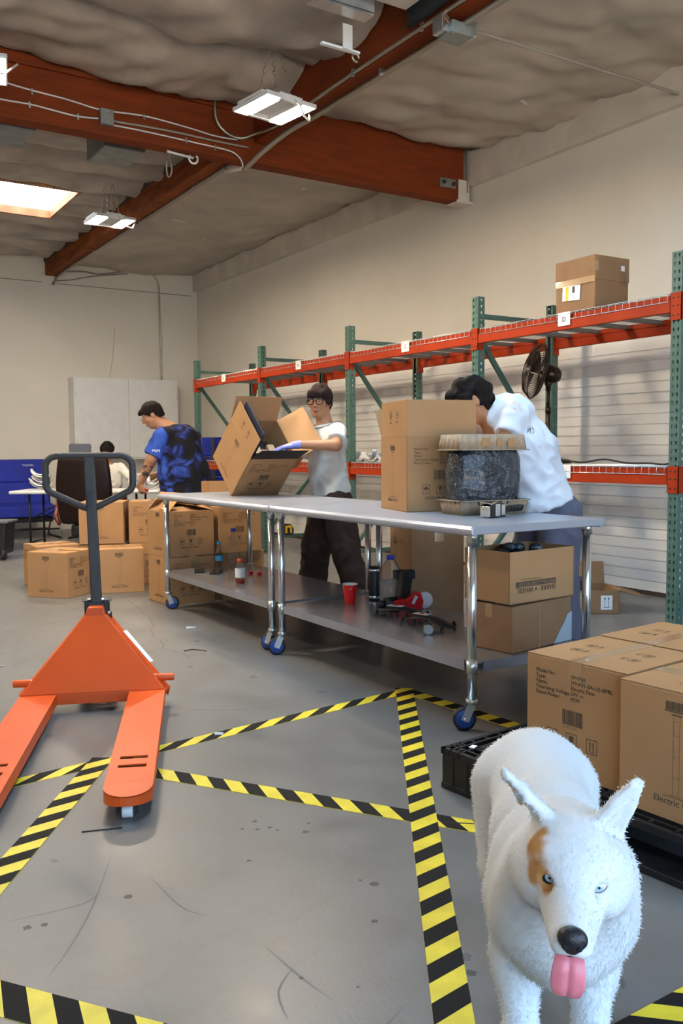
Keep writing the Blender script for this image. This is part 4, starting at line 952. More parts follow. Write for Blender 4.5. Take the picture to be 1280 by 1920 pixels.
# ================================================================ PALLET JACK
pj = thing('pallet_jack', 'orange pallet jack with a charcoal pole handle, forks pointing forward', 'pallet jack', (1.185, 4.045, 0), radians(-23))
FL, FWd = 1.30, .165
def fork(s):
    xc = s*.2475; r = FWd/2; yt = -FL
    out = [(-r, .10), (-r, yt+.10)]+[(-r*cos(a), yt+.085-.085*sin(a)) for a in [pi*i/10 for i in range(1, 10)]]+[(r, yt+.10), (r, .10)]
    # plate with two slots, cut as rows
    zt = .088
    mb = MB()
    ys = [.10, yt+.395, yt+.365, yt+.305, yt+.275, yt+.10]
    for a, c, slot in ((ys[0], ys[1], 0), (ys[1], ys[2], 1), (ys[2], ys[3], 0), (ys[3], ys[4], 1), (ys[4], ys[5], 0)):
        if slot: mb.bx((xc-r, a, zt-.006), (xc-.05, c, zt)).bx((xc+.05, a, zt-.006), (xc+r, c, zt))
        else: mb.bx((xc-r, a, zt-.006), (xc+r, c, zt))
    tip = [(xc-r, yt+.10)]+[(xc-r*cos(a), yt+.10-.10*sin(a)) for a in [pi*i/12 for i in range(1, 12)]]+[(xc+r, yt+.10)]
    mb.prism(tip, zt-.006, zt)
    # down-turned sides following the outline
    side = [(xc-r, .10), (xc-r, yt+.10)]+[(xc-r*cos(a), yt+.10-.10*sin(a)) for a in [pi*i/12 for i in range(1, 12)]]+[(xc+r, yt+.10), (xc+r, .10)]
    vs = []
    for x, y in side: vs += [(x, y, zt-.001), (x, y, .036+.018*max(0, 1-(y-yt)/.12))]
    mb.add(vs, [(2*i, 2*i+1, 2*i+3, 2*i+2) for i in range(len(side)-1)])
    f = obj('fork', mb, 'jack', pj, solid=0)
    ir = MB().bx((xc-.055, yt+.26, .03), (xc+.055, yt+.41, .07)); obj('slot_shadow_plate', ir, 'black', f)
    obj('load_roller', MB().cyl((xc-.045, yt+.20, .037), (xc+.045, yt+.20, .037), .036, 20), 'poly', f)
    obj('entry_roller', MB().cyl((xc-.018, yt+.045, .022), (xc+.018, yt+.045, .022), .0215, 16), 'poly', f, bevel=.003)
    obj('roller_bracket', MB().bar((xc-.032, yt+.20, .045), (xc-.032, yt+.03, .034), .006, .03).bar((xc+.032, yt+.20, .045), (xc+.032, yt+.03, .034), .006, .03), 'black', f)
    return f
fork(-1); fork(1)
zb, zt = .090, .425; yb, yt_ = 0., .17
A = [(-.330, yb, zb), (.330, yb, zb), (.052, yt_, zt), (-.052, yt_, zt)]
off = Vector((0, .022, .0)); 
mb = MB()
mb.add(A+[(-.330, yb+.03, zb), (.330, yb+.03, zb), (.052, yt_+.03, zt), (-.052, yt_+.03, zt)], [(0, 1, 2, 3), (7, 6, 5, 4), (0, 4, 5, 1), (1, 5, 6, 2), (2, 6, 7, 3), (3, 7, 4, 0)])
obj('front_plate', mb, 'jack', pj, bevel=.005)
mb = MB()       # side flanges behind the plate
for s in (-1, 1):
    mb.add([(s*.330, yb+.02, zb-.02), (s*.052, yt_+.02, zt), (s*.060, yt_+.10, zt-.015), (s*.350, yb+.11, zb-.02)], [(0, 1, 2, 3)])
    mb.add([(s*.350, yb+.11, zb-.02), (s*.060, yt_+.10, zt-.015), (s*.055, yt_+.10, zt-.06), (s*.340, yb+.11, .03)], [(0, 1, 2, 3)])
obj('side_flange', mb, 'jack', pj, solid=.006)
mb = MB().bx((-.330, yb-.0, .040), (.330, yb+.025, zb)); obj('cross_bar', mb, 'jack', pj, bevel=.003)
obj('frame_back', MB().bx((-.335, .025, .07), (.335, .115, .088)), 'jack', pj, bevel=.003)
obj('neck_block', MB().prism([(-.05, zt-.01), (.05, zt-.01), (.036, zt+.038), (-.036, zt+.038)], yt_+.0, yt_+.10, 'XZ'), 'jack', pj, bevel=.006)
for s in (-1, 1): obj('axle_stub', MB().cyl((s*.24, .085, .128), (s*.372, .085, .128), .018, 16), 'jack', pj, bevel=.003)
obj('warning_label', MB().add([(.248, .065, .196), (.262, .092, .196), (.134, .170, .336), (.120, .143, .336)], [(0, 1, 2, 3)]), 'paper', pj, solid=.001).location = (.012, -.0, .012)
for s in (-1, 1): obj('steer_wheel', MB().lathe([(0, -.022), (.055, -.022), (.085, -.018), (.085, .018), (.055, .022), (0, .022)], (s*.06, .24, .085), 24, 'X'), 'dark_wheel', pj, bevel=.004)
obj('steer_axle', MB().cyl((-.10, .24, .085), (.10, .24, .085), .016, 12).cyl((0, .24, .10), (0, .24, .40), .045, 20), 'jack_dark', pj)
obj('pump_body', MB().box((0, .22, .30), (.12, .10, .20)).cyl((.04, .30, .12), (.04, .30, .34), .022, 12), 'jack_dark', pj, bevel=.006)
obj('handle_clevis', MB().bx((-.058, yt_+.06, .435), (.058, yt_+.12, .475)).bx((-.056, yt_+.05, .40), (-.038, yt_+.13, .49)).bx((.038, yt_+.05, .40), (.058, yt_+.13, .49)).box((.062, yt_+.05, .405), (.022, .04, .05)), 'black', pj, bevel=.004)
obj('clevis_bolt', MB().cyl((-.068, yt_+.09, .485), (.07, yt_+.09, .485), .010, 10).ball((.062, yt_+.03, .43), .009, 6), 'chrome', pj)
h0, h1 = Vector((0, yt_+.09, .45)), Vector((-.022, yt_+.11, 1.19))
obj('handle_pole', MB().bar(h0, h1, .050, .034, (0, 1, 0)), 'jack_dark', pj, bevel=.006)
ring = []; hc = h1+Vector((0, 0, 0)); wv_, tp_ = .207, 0
def arc(cx, cz, r, a0, a1, k=7): return [(cx+r*cos(radians(a0+(a1-a0)*i/k)), cz+r*sin(radians(a0+(a1-a0)*i/k))) for i in range(k+1)]
pts = [(0, -.262)]+[(.03, -.252)]+arc(.155, -.135, .052, -50, 8)+arc(.150, -.058, .058, 10, 90)+arc(-.150, -.058, .058, 90, 170)+arc(-.155, -.135, .052, 172, 230)+[(-.03, -.252)]
obj('handle_loop', MB().tube([(h1.x+x, h1.y, h1.z+.005+z) for x, z in pts], .0165, 12, closed=True), 'jack_dark', pj)
obj('release_lever', MB().bar((h1.x+.0, h1.y-.026, h1.z-.25), (h1.x, h1.y-.024, h1.z-.16), .012, .02), 'black', pj)

# ================================================================ STANDING FAN ON THE RACK
fan = thing('pedestal_fan', 'dark bronze pedestal fan standing on the lower rack deck', 'fan', (5.235, 5.13, 1.10))
obj('fan_base', MB().lathe([(0, 0), (.19, 0), (.195, .012), (.17, .028), (.10, .040), (.05, .052), (.035, .09), (.022, .11), (0, .11)], n=36), 'bronze', fan)
obj('fan_pole', MB().cyl((0, 0, .09), (0, 0, .48), .017, 16).cyl((0, 0, .42), (0, 0, .62), .012, 16).cyl((0, 0, .40), (0, 0, .45), .024, 16), 'bronze', fan)
az = radians(150); fd = Vector((cos(az)*cos(.22), sin(az)*cos(.22), sin(.22))).normalized()
hc = Vector((0, 0, .715)); Q = fd.to_track_quat('Z', 'Y').to_matrix().to_4x4()
def T(mb): mb.M = Matrix.Translation(hc) @ Q; return mb
obj('motor_housing', T(MB()).lathe([(0, -.10), (.045, -.095), (.070, -.06), (.076, -.01), (.070, .03), (.040, .045), (0, .045)], n=24), 'bronze', fan)
obj('tilt_joint', MB().cyl((0, 0, .58), (0, 0, .68), .022, 14).ball((0, 0, .64), .032, 8), 'bronze', fan)
g = T(MB()); R0 = .225
for i in range(60):
    a = 2*pi*i/60; c, s = cos(a), sin(a)
    g.tube([(c*r, s*r, z) for r, z in ((.045, .055), (.12, .050), (.19, .062), (R0, .095))], .0022, 4, caps=False)
    g.tube([(c*r, s*r, z) for r, z in ((.035, .190), (.10, .185), (.18, .160), (R0, .100))], .0022, 4, caps=False)
g.tube([(R0*cos(a), R0*sin(a), .0975) for a in [2*pi*i/48 for i in range(48)]], .0065, 6, closed=True)
for r, z in ((.12, .050), (.10, .185)): g.tube([(r*cos(a), r*sin(a), z) for a in [2*pi*i/36 for i in range(36)]], .003, 5, closed=True)
obj('fan_cage', g, 'bronze', fan)
g = T(MB()).lathe([(0, .197), (.035, .197), (.045, .188), (.03, .183), (0, .183)], n=20); obj('cage_badge', g, 'chrome', fan)
for k in range(3):
    b_ = T(MB()); vs = []
    for i in range(9):
        r = .03+.165*i/8
        for j in range(6):
            a = 2*pi*k/3+(-.35+1.15*j/5)*(.55+.45*i/8); vs.append((r*cos(a), r*sin(a), .125+.035*(j/5-.5)))
    b_.add(vs, [(i*6+j, i*6+j+1, i*6+j+7, i*6+j+6) for i in range(8) for j in range(5)], True); obj('fan_blade', b_, 'bronze_blade', fan, solid=.003)
obj('motor_shaft', T(MB()).cyl((0, 0, .03), (0, 0, .15), .014, 12), 'bronze', fan)
pipe('power_cord', [(5.42, 5.05, 1.112), (5.40, 4.9, 1.105), (5.35, 4.65, 1.13), (5.3, 4.4, 1.105), (5.25, 4.15, 1.105), (5.2, 3.95, 1.105), (5.15, 3.75, 1.19), (5.1, 3.6, 1.235)], .007, 'black', 'black power cord trailing along the lower rack deck from the fan', 'cord', 6)

# white curved plastic shells
def shell_mesh():
    mb = MB(); vs = []; n = 14
    for j in range(n+1):
        a = radians(-62+124*j/n)
        for i in range(4):
            s_ = (i/3-.5)*.055; vs.append((s_+.010*cos(a*3), .125*sin(a), .125*(1-cos(a))*1.15+.008*(i % 2)))
    mb.add(vs, [(j*4+i, j*4+i+1, j*4+i+5, j*4+i+4) for j in range(n) for i in range(3)], True)
    return mb.mesh('plastic_shell', M['poly'])
SHM = shell_mesh()
def shells(spots, group, lab):
    for i, (x, y, z, rz, rx) in enumerate(spots):
        o = link('plastic_shell', SHM, None, solid=.006); tag(o, lab, 'plastic shell', group); o.location = (x, y, z); o.rotation_euler = (rx, 0, rz)
rs = random.Random(3)
yy = 5.9; sp = []
for i in range(26):
    sp.append((5.0+rs.uniform(-.12, .30), 5.75+i*.085+rs.uniform(-.02, .02), 1.098+(i % 3)*.014, rs.uniform(-.5, .5), rs.uniform(-.15, .15)))
shells(sp, 'white curved plastic shells on the lower rack deck', 'white curved plastic shell lying in the heap on the lower rack deck')
# small things on the rack frame
o = thing('tape_measure', 'yellow and black tool perched on the low rack brace beyond the table', 'tool', (5.13, 9.305, .21))
obj('tool_body', MB().prism([(-.07, 0), (.07, 0), (.075, .06), (.04, .12), (-.03, .13), (-.07, .09)], -.03, .03, 'XZ'), 'black', o, bevel=.006)
obj('tool_face', MB().prism([(-.045, .015), (-.02, .015), (-.02, .08), (.02, .08), (.02, .015), (.045, .015), (.045, .09), (.03, .11), (-.045, .10)], -.036, -.029, 'XZ'), 'yellow_tool', o)

# open shallow carton under the rack
ang = atan2(-.28, .45)
o, f = open_box('shallow_open_carton', (4.98, 4.63, 0), ang, .62, .36, .175, 'shallow brown carton with splayed flaps on the floor under the rack', m='card_dark',
                flaps=[('y+', .17, radians(12), 'card_dark'), ('x+', .24, radians(105), 'card_dark'), ('x-', .16, radians(-15), 'card'), ])
pr = Print((0, -.18, 0), (1, 0, 0), (0, 0, 1)); 
lb = obj('white_sticker', MB().box((.215, -.181, .085), (.085, .001, .105)), 'paper', o)
p_ = Print((.215, -.1816, .085), (1, 0, 0), (0, 0, 1))
for x in (-.014, .014): p_.rect(x-.0015, -.03, x+.0015, .025).disc(x, .03, .006, 8)
p_.rect(-.022, -.038, .022, -.034); obj('arrow_print', p_, 'ink', lb)
tape_ = obj('tape_strip', MB().box((.02, -.181, .10), (.05, .001, .12)), 'tape', o)
ct = thing('carton_contents', 'dark and white plastic bits filling the shallow open carton', 'plastic parts', (4.90, 4.66, .01), ang)
obj('dark_pack', MB().box((.02, 0, .12), (.30, .20, .22)).box((.16, .02, .135), (.08, .16, .20), rz=.3), 'navy', ct, bevel=.008)
obj('white_ring', MB().tube([(-.15+.05*cos(a), -.05, .16+.035*sin(a)) for a in [i*.5 for i in range(12)]], .012, 8), 'poly', ct)
obj('copper_strip', MB().box((-.03, -.105, .19), (.03, .01, .05)).box((.09, -.105, .18), (.02, .01, .06)), 'orange_cap', ct)

# ================================================================ BACK OF THE HALL
cab = thing('wall_cabinet', 'wide white double door cabinet hanging on the back wall', 'cabinet', (4.70, 13.88, 1.10))
M['cab'] = mat('cabinet_paint', (.76, .745, .72), .55, noise=.04)
obj('cabinet_body', MB().bx((-.85, -.155, 0), (.85, .16, 1.275)), 'cab', cab, bevel=.004)
for s, x0, x1 in ((0, -.83, .005), (1, .015, .83)):
    d = obj('door', MB().bx((x0, -.172, .03), (x1, -.156, 1.25)), 'cab', cab, bevel=.003)
    obj('knob', MB().cyl(((-.04 if s == 0 else .06), -.19, .42), ((-.04 if s == 0 else .06), -.172, .42), .012, 10), 'cab', d)
    for z in (.25, 1.0): obj('hinge', MB().box((x0+.01 if s == 0 else x1-.01, -.176, z), (.015, .008, .06)), 'galv', d)
low = thing('base_cabinet', 'low grey white counter under the wall cabinet', 'cabinet', (4.70, 13.74, 0))
obj('cabinet_body', MB().bx((-.85, -.28, .08), (.85, .30, .84)).bx((-.85, -.24, 0), (.85, .30, .08)), 'cab', low)
obj('countertop', MB().bx((-.87, -.30, .84), (.87, .30, .875)), 'cab', low, bevel=.004)
for s in (-1, 1): d = obj('door', MB().bx((s*.42-.40, -.298, .12), (s*.42+.40, -.281, .80)), 'cab', low, bevel=.003)
tag(obj('wall_cable', MB().tube([(4.52+.10*sin(i/8), 14.04, 2.42+.07*i) for i in range(12)], .006, 5), 'ledger'), 'faint painted cable curving up the wall above the cabinet', 'cable')

# blue camp loveseat
cs = thing('camp_loveseat', 'blue canvas camp loveseat with a steel tube frame by the back wall', 'sofa', (2.62, 13.0, 0))
def soft(mbx, name, m, par, bev=.03):
    return obj(name, mbx, m, par, bevel=bev, seg=4)
soft(MB().box((0, .20, .95), (1.36, .06, .34), rx=-.12), 'back_panel', 'blue_fabric', cs); soft(MB().box((0, .15, .63), (1.36, .06, .32), rx=-.12), 'back_panel', 'blue_fabric', cs)
soft(MB().box((0, -.10, .44), (1.36, .50, .07), rx=.08), 'seat_panel', 'blue_fabric', cs); soft(MB().box((0, -.345, .39), (1.34, .03, .14)), 'seat_skirt', 'blue_fabric', cs, .01)
obj('dark_pouch', MB().box((0, -.30, .29), (1.2, .04, .10)), 'black', cs, bevel=.01)
pr = Print((.30, .135, 1.02), (1, 0, 0), (0, -.12, 1)); pr.text('VULIWEL', -.0, 0, .04, .001); obj('logo_print', pr, 'paper', cs)
for x in (-.68, .68):
    obj('frame_tube', MB().tube([(x, -.42, .02), (x, -.30, .30), (x, -.20, .58), (x, .10, .60), (x, .22, 1.10)], .013, 8).tube([(x, .30, .02), (x, .10, .30), (x, -.28, .42)], .013, 8), 'galv', cs)
    obj('arm_pad', MB().box((x, -.06, .62), (.06, .42, .03)), 'black', cs, bevel=.01)
for y, z in ((-.36, .14), (.26, .10), (-.28, .28)): obj('cross_tube', MB().cyl((-.68, y, z), (.68, y, z), .013, 8), 'black', cs)
obj('foot_bar', MB().cyl((-.68, -.42, .015), (-.68, .32, .015), .014, 8).cyl((.68, -.42, .015), (.68, .32, .015), .014, 8), 'black', cs)
# second blue seat folded up behind the far rack frame
c2 = thing('folded_blue_seat', 'blue canvas seat standing folded behind the far end of the rack', 'chair', (5.42, 11.72, 0), radians(-20))
for i in range(4): soft(MB().box((0, -.03*(i % 2), .42+.285*i), (.86, .16, .28)), 'canvas_panel', 'blue_fabric', c2, .03)
obj('dark_strap', MB().box((-.16, -.13, .86), (.05, .012, 1.1)), 'jack_dark', c2); 
for x in (-.36, .36): obj('frame_tube', MB().cyl((x, .0, 0), (x, .02, .30), .014, 8), 'black', c2)

# folding table with shells, leather chair, mesh chair
ft = thing('folding_table', 'white plastic folding table with black legs behind the leather chair', 'table', (3.30, 11.08, 0), radians(-32))
obj('table_top', MB().bx((-.92, -.36, .705), (.92, .36, .745)), 'poly', ft, bevel=.015, seg=3)
for x in (-.70, .62):
    l = obj('leg', MB().cyl((x, -.26, 0), (x, -.26, .71), .014, 8).cyl((x, .26, 0), (x, .26, .71), .014, 8).cyl((x, -.26, .10), (x, .26, .10), .011, 8).cyl((x, -.26, .36), (x, .26, .36), .011, 8), 'black', ft)
for y in (-.26, .26): obj('leg_brace', MB().cyl((-.70, y, .38), (-.15, y, .70), .009, 6).cyl((.62, y, .38), (.1, y, .70), .009, 6), 'black', ft)
sp = []
R_ = Matrix.Rotation(radians(-32), 3, 'Z')
for i in range(9):
    p = R_ @ Vector((-.62+rs.uniform(-.03, .03), -.05+rs.uniform(-.05, .05), 0)); sp.append((3.30+p.x, 11.08+p.y, .755+i*.022, radians(58)+rs.uniform(-.2, .2), rs.uniform(-.1, .1)))
shells(sp, 'white curved plastic shells on the folding table', 'white curved plastic shell in the pile on the folding table')
sp = []
for i in range(8):
    p = R_ @ Vector((.72+rs.uniform(-.1, .1), -.1+rs.uniform(-.1, .1), 0)); sp.append((3.30+p.x, 11.08+p.y, .755+i*.014, rs.uniform(0, 3), rs.uniform(-.3, .3)))
shells(sp, 'white curved plastic shells at the end of the folding table', 'white curved plastic shell by the tattooed arm, on the far table end')
bottle((3.86, 10.95, .746), smallb, .186, 'clear', 'clear water bottle with an aqua band on the folding table', band=(.07, .11, .031))
lc = thing('leather_office_chair', 'dark brown leather executive chair seen from behind with cherry wood arms', 'chair', (2.985, 10.12, 0), radians(-32))
M_ = MB(); prof = []
vs = []; nu_, nv_ = 10, 12
for side_ in (0, 1):
    for j in range(nv_+1):
        v = j/nv_; z = .40+.78*v
        wv2 = (.285+.035*sin(pi*min(1, v*1.05)))*(1-.10*max(0, v-.94)*10*.5)
        for i in range(nu_+1):
            u = i/nu_*2-1; x = u*wv2; y = -.22-.05*v+.03*(u*u)-.02*sin(pi*v)
            vs.append((x, y+(.0 if side_ == 0 else .11*(1-.6*abs(u)**4)), z))
K = (nu_+1)*(nv_+1); fs = []
for j in range(nv_):
    for i in range(nu_):
        a = j*(nu_+1)+i; fs.append((a, a+1, a+nu_+2, a+nu_+1)); fs.append((K+a, K+a+nu_+1, K+a+nu_+2, K+a+1))
for j in range(nv_):
    a = j*(nu_+1); fs.append((a, a+nu_+1, K+a+nu_+1, K+a)); a += nu_; fs.append((a, K+a, K+a+nu_+1, a+nu_+1))
for i in range(nu_):
    fs.append((i, K+i, K+i+1, i+1)); a = nv_*(nu_+1)+i; fs.append((a, a+1, K+a+1, K+a))
M_.add(vs, fs, True); obj('backrest', M_, 'leather', lc, sub=1)
obj('seat', MB().box((0, .08, .46), (.54, .52, .13)), 'leather', lc, bevel=.05, seg=4)
for s in (-1, 1):
    obj('armrest', MB().tube([(s*.30, -.18, .40), (s*.345, -.14, .48), (s*.35, -.05, .60), (s*.345, .05, .70), (s*.34, .26, .70), (s*.335, .32, .64), (s*.32, .30, .50), (s*.27, .24, .44)], [.022, .028, .03, .03, .03, .028, .025, .02], 10), 'redwood', lc)
    obj('arm_pad', MB().box((s*.34, .14, .73), (.07, .24, .03)), 'leather', lc, bevel=.012)
obj('gas_lift', MB().cyl((0, .05, .08), (0, .05, .42), .03, 14), 'black', lc)
mb = MB(); cw_ = MB()
for k in range(5):
    a = 2*pi*k/5+.3; c, s = cos(a), sin(a); mb.bar((0, .05, .12), (c*.30, .05+s*.30, .085), .05, .035); 
    cc = obj('caster', MB().lathe([(0, -.022), (.024, -.022), (.028, -.012), (.028, .012), (.024, .022), (0, .022)], (c*.31, .05+s*.31, .028), 14, Vector((-s, c, 0))).cyl((c*.31, .05+s*.31, .04), (c*.31, .05+s*.31, .08), .010, 8), 'chrome', lc)
obj('star_base', mb, 'black', lc, bevel=.006)
obj('seat_skirt', MB().box((0, .02, .32), (.36, .36, .14)), 'black', lc, bevel=.03)
gc = thing('mesh_office_chair', 'grey mesh chair back showing just above the leather chair', 'chair', (3.47, 12.12, 0), radians(-32))
obj('backrest', MB().box((0, -.02, 1.03), (.30, .05, .60)), 'grey_fabric', gc, bevel=.06, seg=5); obj('seat', MB().box((0, .22, .47), (.46, .44, .08)), 'grey_fabric', gc, bevel=.03)
obj('gas_lift', MB().cyl((0, .22, .05), (0, .22, .44), .03, 12).box((0, .0, .60), (.06, .03, .4)), 'black', gc); mb = MB()
for k in range(5): mb.bar((0, .22, .06), (.27*cos(1.257*k), .22+.27*sin(1.257*k), .03), .04, .03)
obj('star_base', mb, 'black', gc)
# black wheeled bin at the picture edge
wb = thing('black_wheeled_bin', 'black wheeled bin cut by the left picture edge', 'bin', (2.03, 10.62, 0), radians(-30))
obj('bin_body', MB().prism([(-.16, .06), (.16, .06), (.19, .42), (-.19, .42)], -.17, .17, 'XZ'), 'black', wb, bevel=.02); obj('bin_rim', MB().box((0, 0, .43), (.42, .38, .03)), 'grey_fabric', wb, bevel=.01)
for s in (-1, 1): obj('wheel', MB().lathe([(0, -.02), (.05, -.02), (.06, 0), (.05, .02), (0, .02)], (s*.15, -.15, .06), 16, 'X'), 'black', wb)
# black bag hanging beside the tattooed man
bg_ = tag(obj('black_bag', MB().prism([(-.14, 0), (.14, 0), (.11, .34), (.02, .46), (-.06, .44), (-.12, .30)], -.07, .07, 'XZ'), 'black', bevel=.03, loc=(3.42, 8.86, .0), rz=radians(-30)), 'black bag standing behind the man in the tie-dye shirt', 'bag')

# debris on the floor
def scrap(name, pts, r, m, label, n=5): tag(obj(name, MB().tube(pts, r, n), m), label, 'scrap')
scrap('wood_splinter', [(.86, 5.15, .005), (.93, 5.20, .006), (1.02, 5.20, .004)], [.004, .009, .003], 'paper', 'pale splinter on the floor left of the pallet jack')
scrap('cable_tie', [(2.02, 4.98, .003), (2.08, 4.99, .004), (2.12, 4.93, .003), (2.13, 4.90, .003)], .003, 'black', 'bent black cable tie on the open floor beside the jack plate')
scrap('brown_twig', [(1.035, 1.355, .005), (1.08, 1.315, .006), (1.10, 1.25, .006)], [.003, .008, .006], 'debris', 'brown twig on the floor by the dog front leg')
scrap('brown_twig', [(1.10, 1.35, .005), (1.11, 1.32, .006)], [.005, .003], 'debris', 'short brown chip beside the twig')
scrap('black_string', [(.76, 2.76, .002), (.83, 2.735, .003), (.88, 2.72, .002)], .002, 'black', 'thin black string under the fork tip')
scrap('black_string', [(1.77, 2.18, .002), (1.83, 2.13, .003), (1.87, 2.09, .003), (1.90, 2.09, .002)], .002, 'black', 'thin black string in front of the pallet')
scrap('paper_scrap', [(1.52, 3.42, .002), (1.55, 3.40, .004)], [.010, .007], 'paper', 'tiny pale scrap on the floor below the cross tape')
scrap('paper_scrap', [(2.30, 5.62, .004), (2.36, 5.60, .004)], [.012, .008], 'white_metal', 'tiny pale scrap on the floor in front of the far table')
# hairline floor cracks
def crack(pts, label, r=.0035):
    P = []
    for i in range(len(pts)-1):
        for k in range(6):
            t = k/6; P.append((pts[i][0]*(1-t)+pts[i+1][0]*t+random.uniform(-.02, .02), pts[i][1]*(1-t)+pts[i+1][1]*t+random.uniform(-.02, .02)))
    mb = MB()
    for i in range(len(P)-1):
        a, b_ = Vector((*P[i], .0006)), Vector((*P[i+1], .0006)); d = (b_-a); n_ = Vector((-d.y, d.x, 0)).normalized()*r*random.uniform(.4, 1)
        mb.add([a-n_, b_-n_, b_+n_, a+n_], [(0, 1, 2, 3)])
    o = obj('floor_crack', mb, 'crack'); o['kind'] = 'structure'
crack([(2.35, 7.0), (2.25, 6.2), (2.05, 5.6), (1.95, 5.15), (2.0, 4.7)], ''); crack([(1.95, 5.15), (1.70, 5.0), (1.6, 4.75)], ''); crack([(1.2, 6.2), (1.6, 6.35), (2.1, 6.6)], '')


def scuff(pts, r=.003):
    P = []
    for i in range(len(pts)-1):
        p0, p1, p2, p3 = [Vector(pts[max(0, min(len(pts)-1, i+k))]) for k in (-1, 0, 1, 2)]
        for k in range(8):
            t = k/8; P.append(.5*((2*p1)+(p2-p0)*t+(2*p0-5*p1+4*p2-p3)*t*t+(3*p1-p0-3*p2+p3)*t**3))
    mb = MB(); n_ = len(P)
    for i in range(n_-1):
        a, b_ = Vector((*P[i], .0003)), Vector((*P[i+1], .0003)); d = (b_-a); q = Vector((-d.y, d.x, 0)).normalized(); w0 = r*sin(pi*i/(n_-1)); w1 = r*sin(pi*(i+1)/(n_-1))
        mb.add([a-q*w0, b_-q*w1, b_+q*w1, a+q*w0], [(0, 1, 2, 3)])
    o = obj('floor_scuff', mb, 'scuff'); o['kind'] = 'structure'
for pts in ([(.81, 2.59), (.65, 2.28), (.54, 2.11), (.45, 2.0)], [(.84, 2.37), (.85, 2.15), (.90, 2.06)], [(.95, 1.88), (.96, 1.71), (.98, 1.57)], [(.97, 1.75), (.89, 1.68), (.86, 1.57)], [(.43, 2.33), (.63, 2.31), (.70, 2.36)], [(1.5, 3.9), (1.75, 3.7), (2.1, 3.62)], [(.95, 1.5), (1.0, 1.45), (1.12, 1.5)]): scuff(pts, .0028)
for (x, y, r) in [(.75, 2.28, .013), (1.26, 2.53, .010), (1.20, 2.50, .007), (1.24, 2.47, .008), (1.28, 2.46, .009), (1.29, 2.43, .006), (1.36, 2.37, .012), (1.40, 2.42, .007), (1.12, 2.29, .008), (1.35, 1.97, .014), (1.33, 2.01, .006), (1.24, 1.81, .010), (.48, 2.27, .012), (.52, 2.26, .010), (.96, 1.70, .006), (1.05, 1.60, .005), (2.1, 4.2, .03), (1.9, 4.6, .02), (2.2, 5.2, .025), (1.33, 1.56, .018), (1.30, 1.50, .014)]:
    mb = MB(); mb.poly([(x+r*cos(a)*random.uniform(.65, 1.15), y+r*sin(a)*random.uniform(.65, 1.15), .0004) for a in [2*pi*i/14 for i in range(14)]])
    o = obj('floor_stain', mb, 'stain' if r < .015 else 'scuff'); o['kind'] = 'structure'
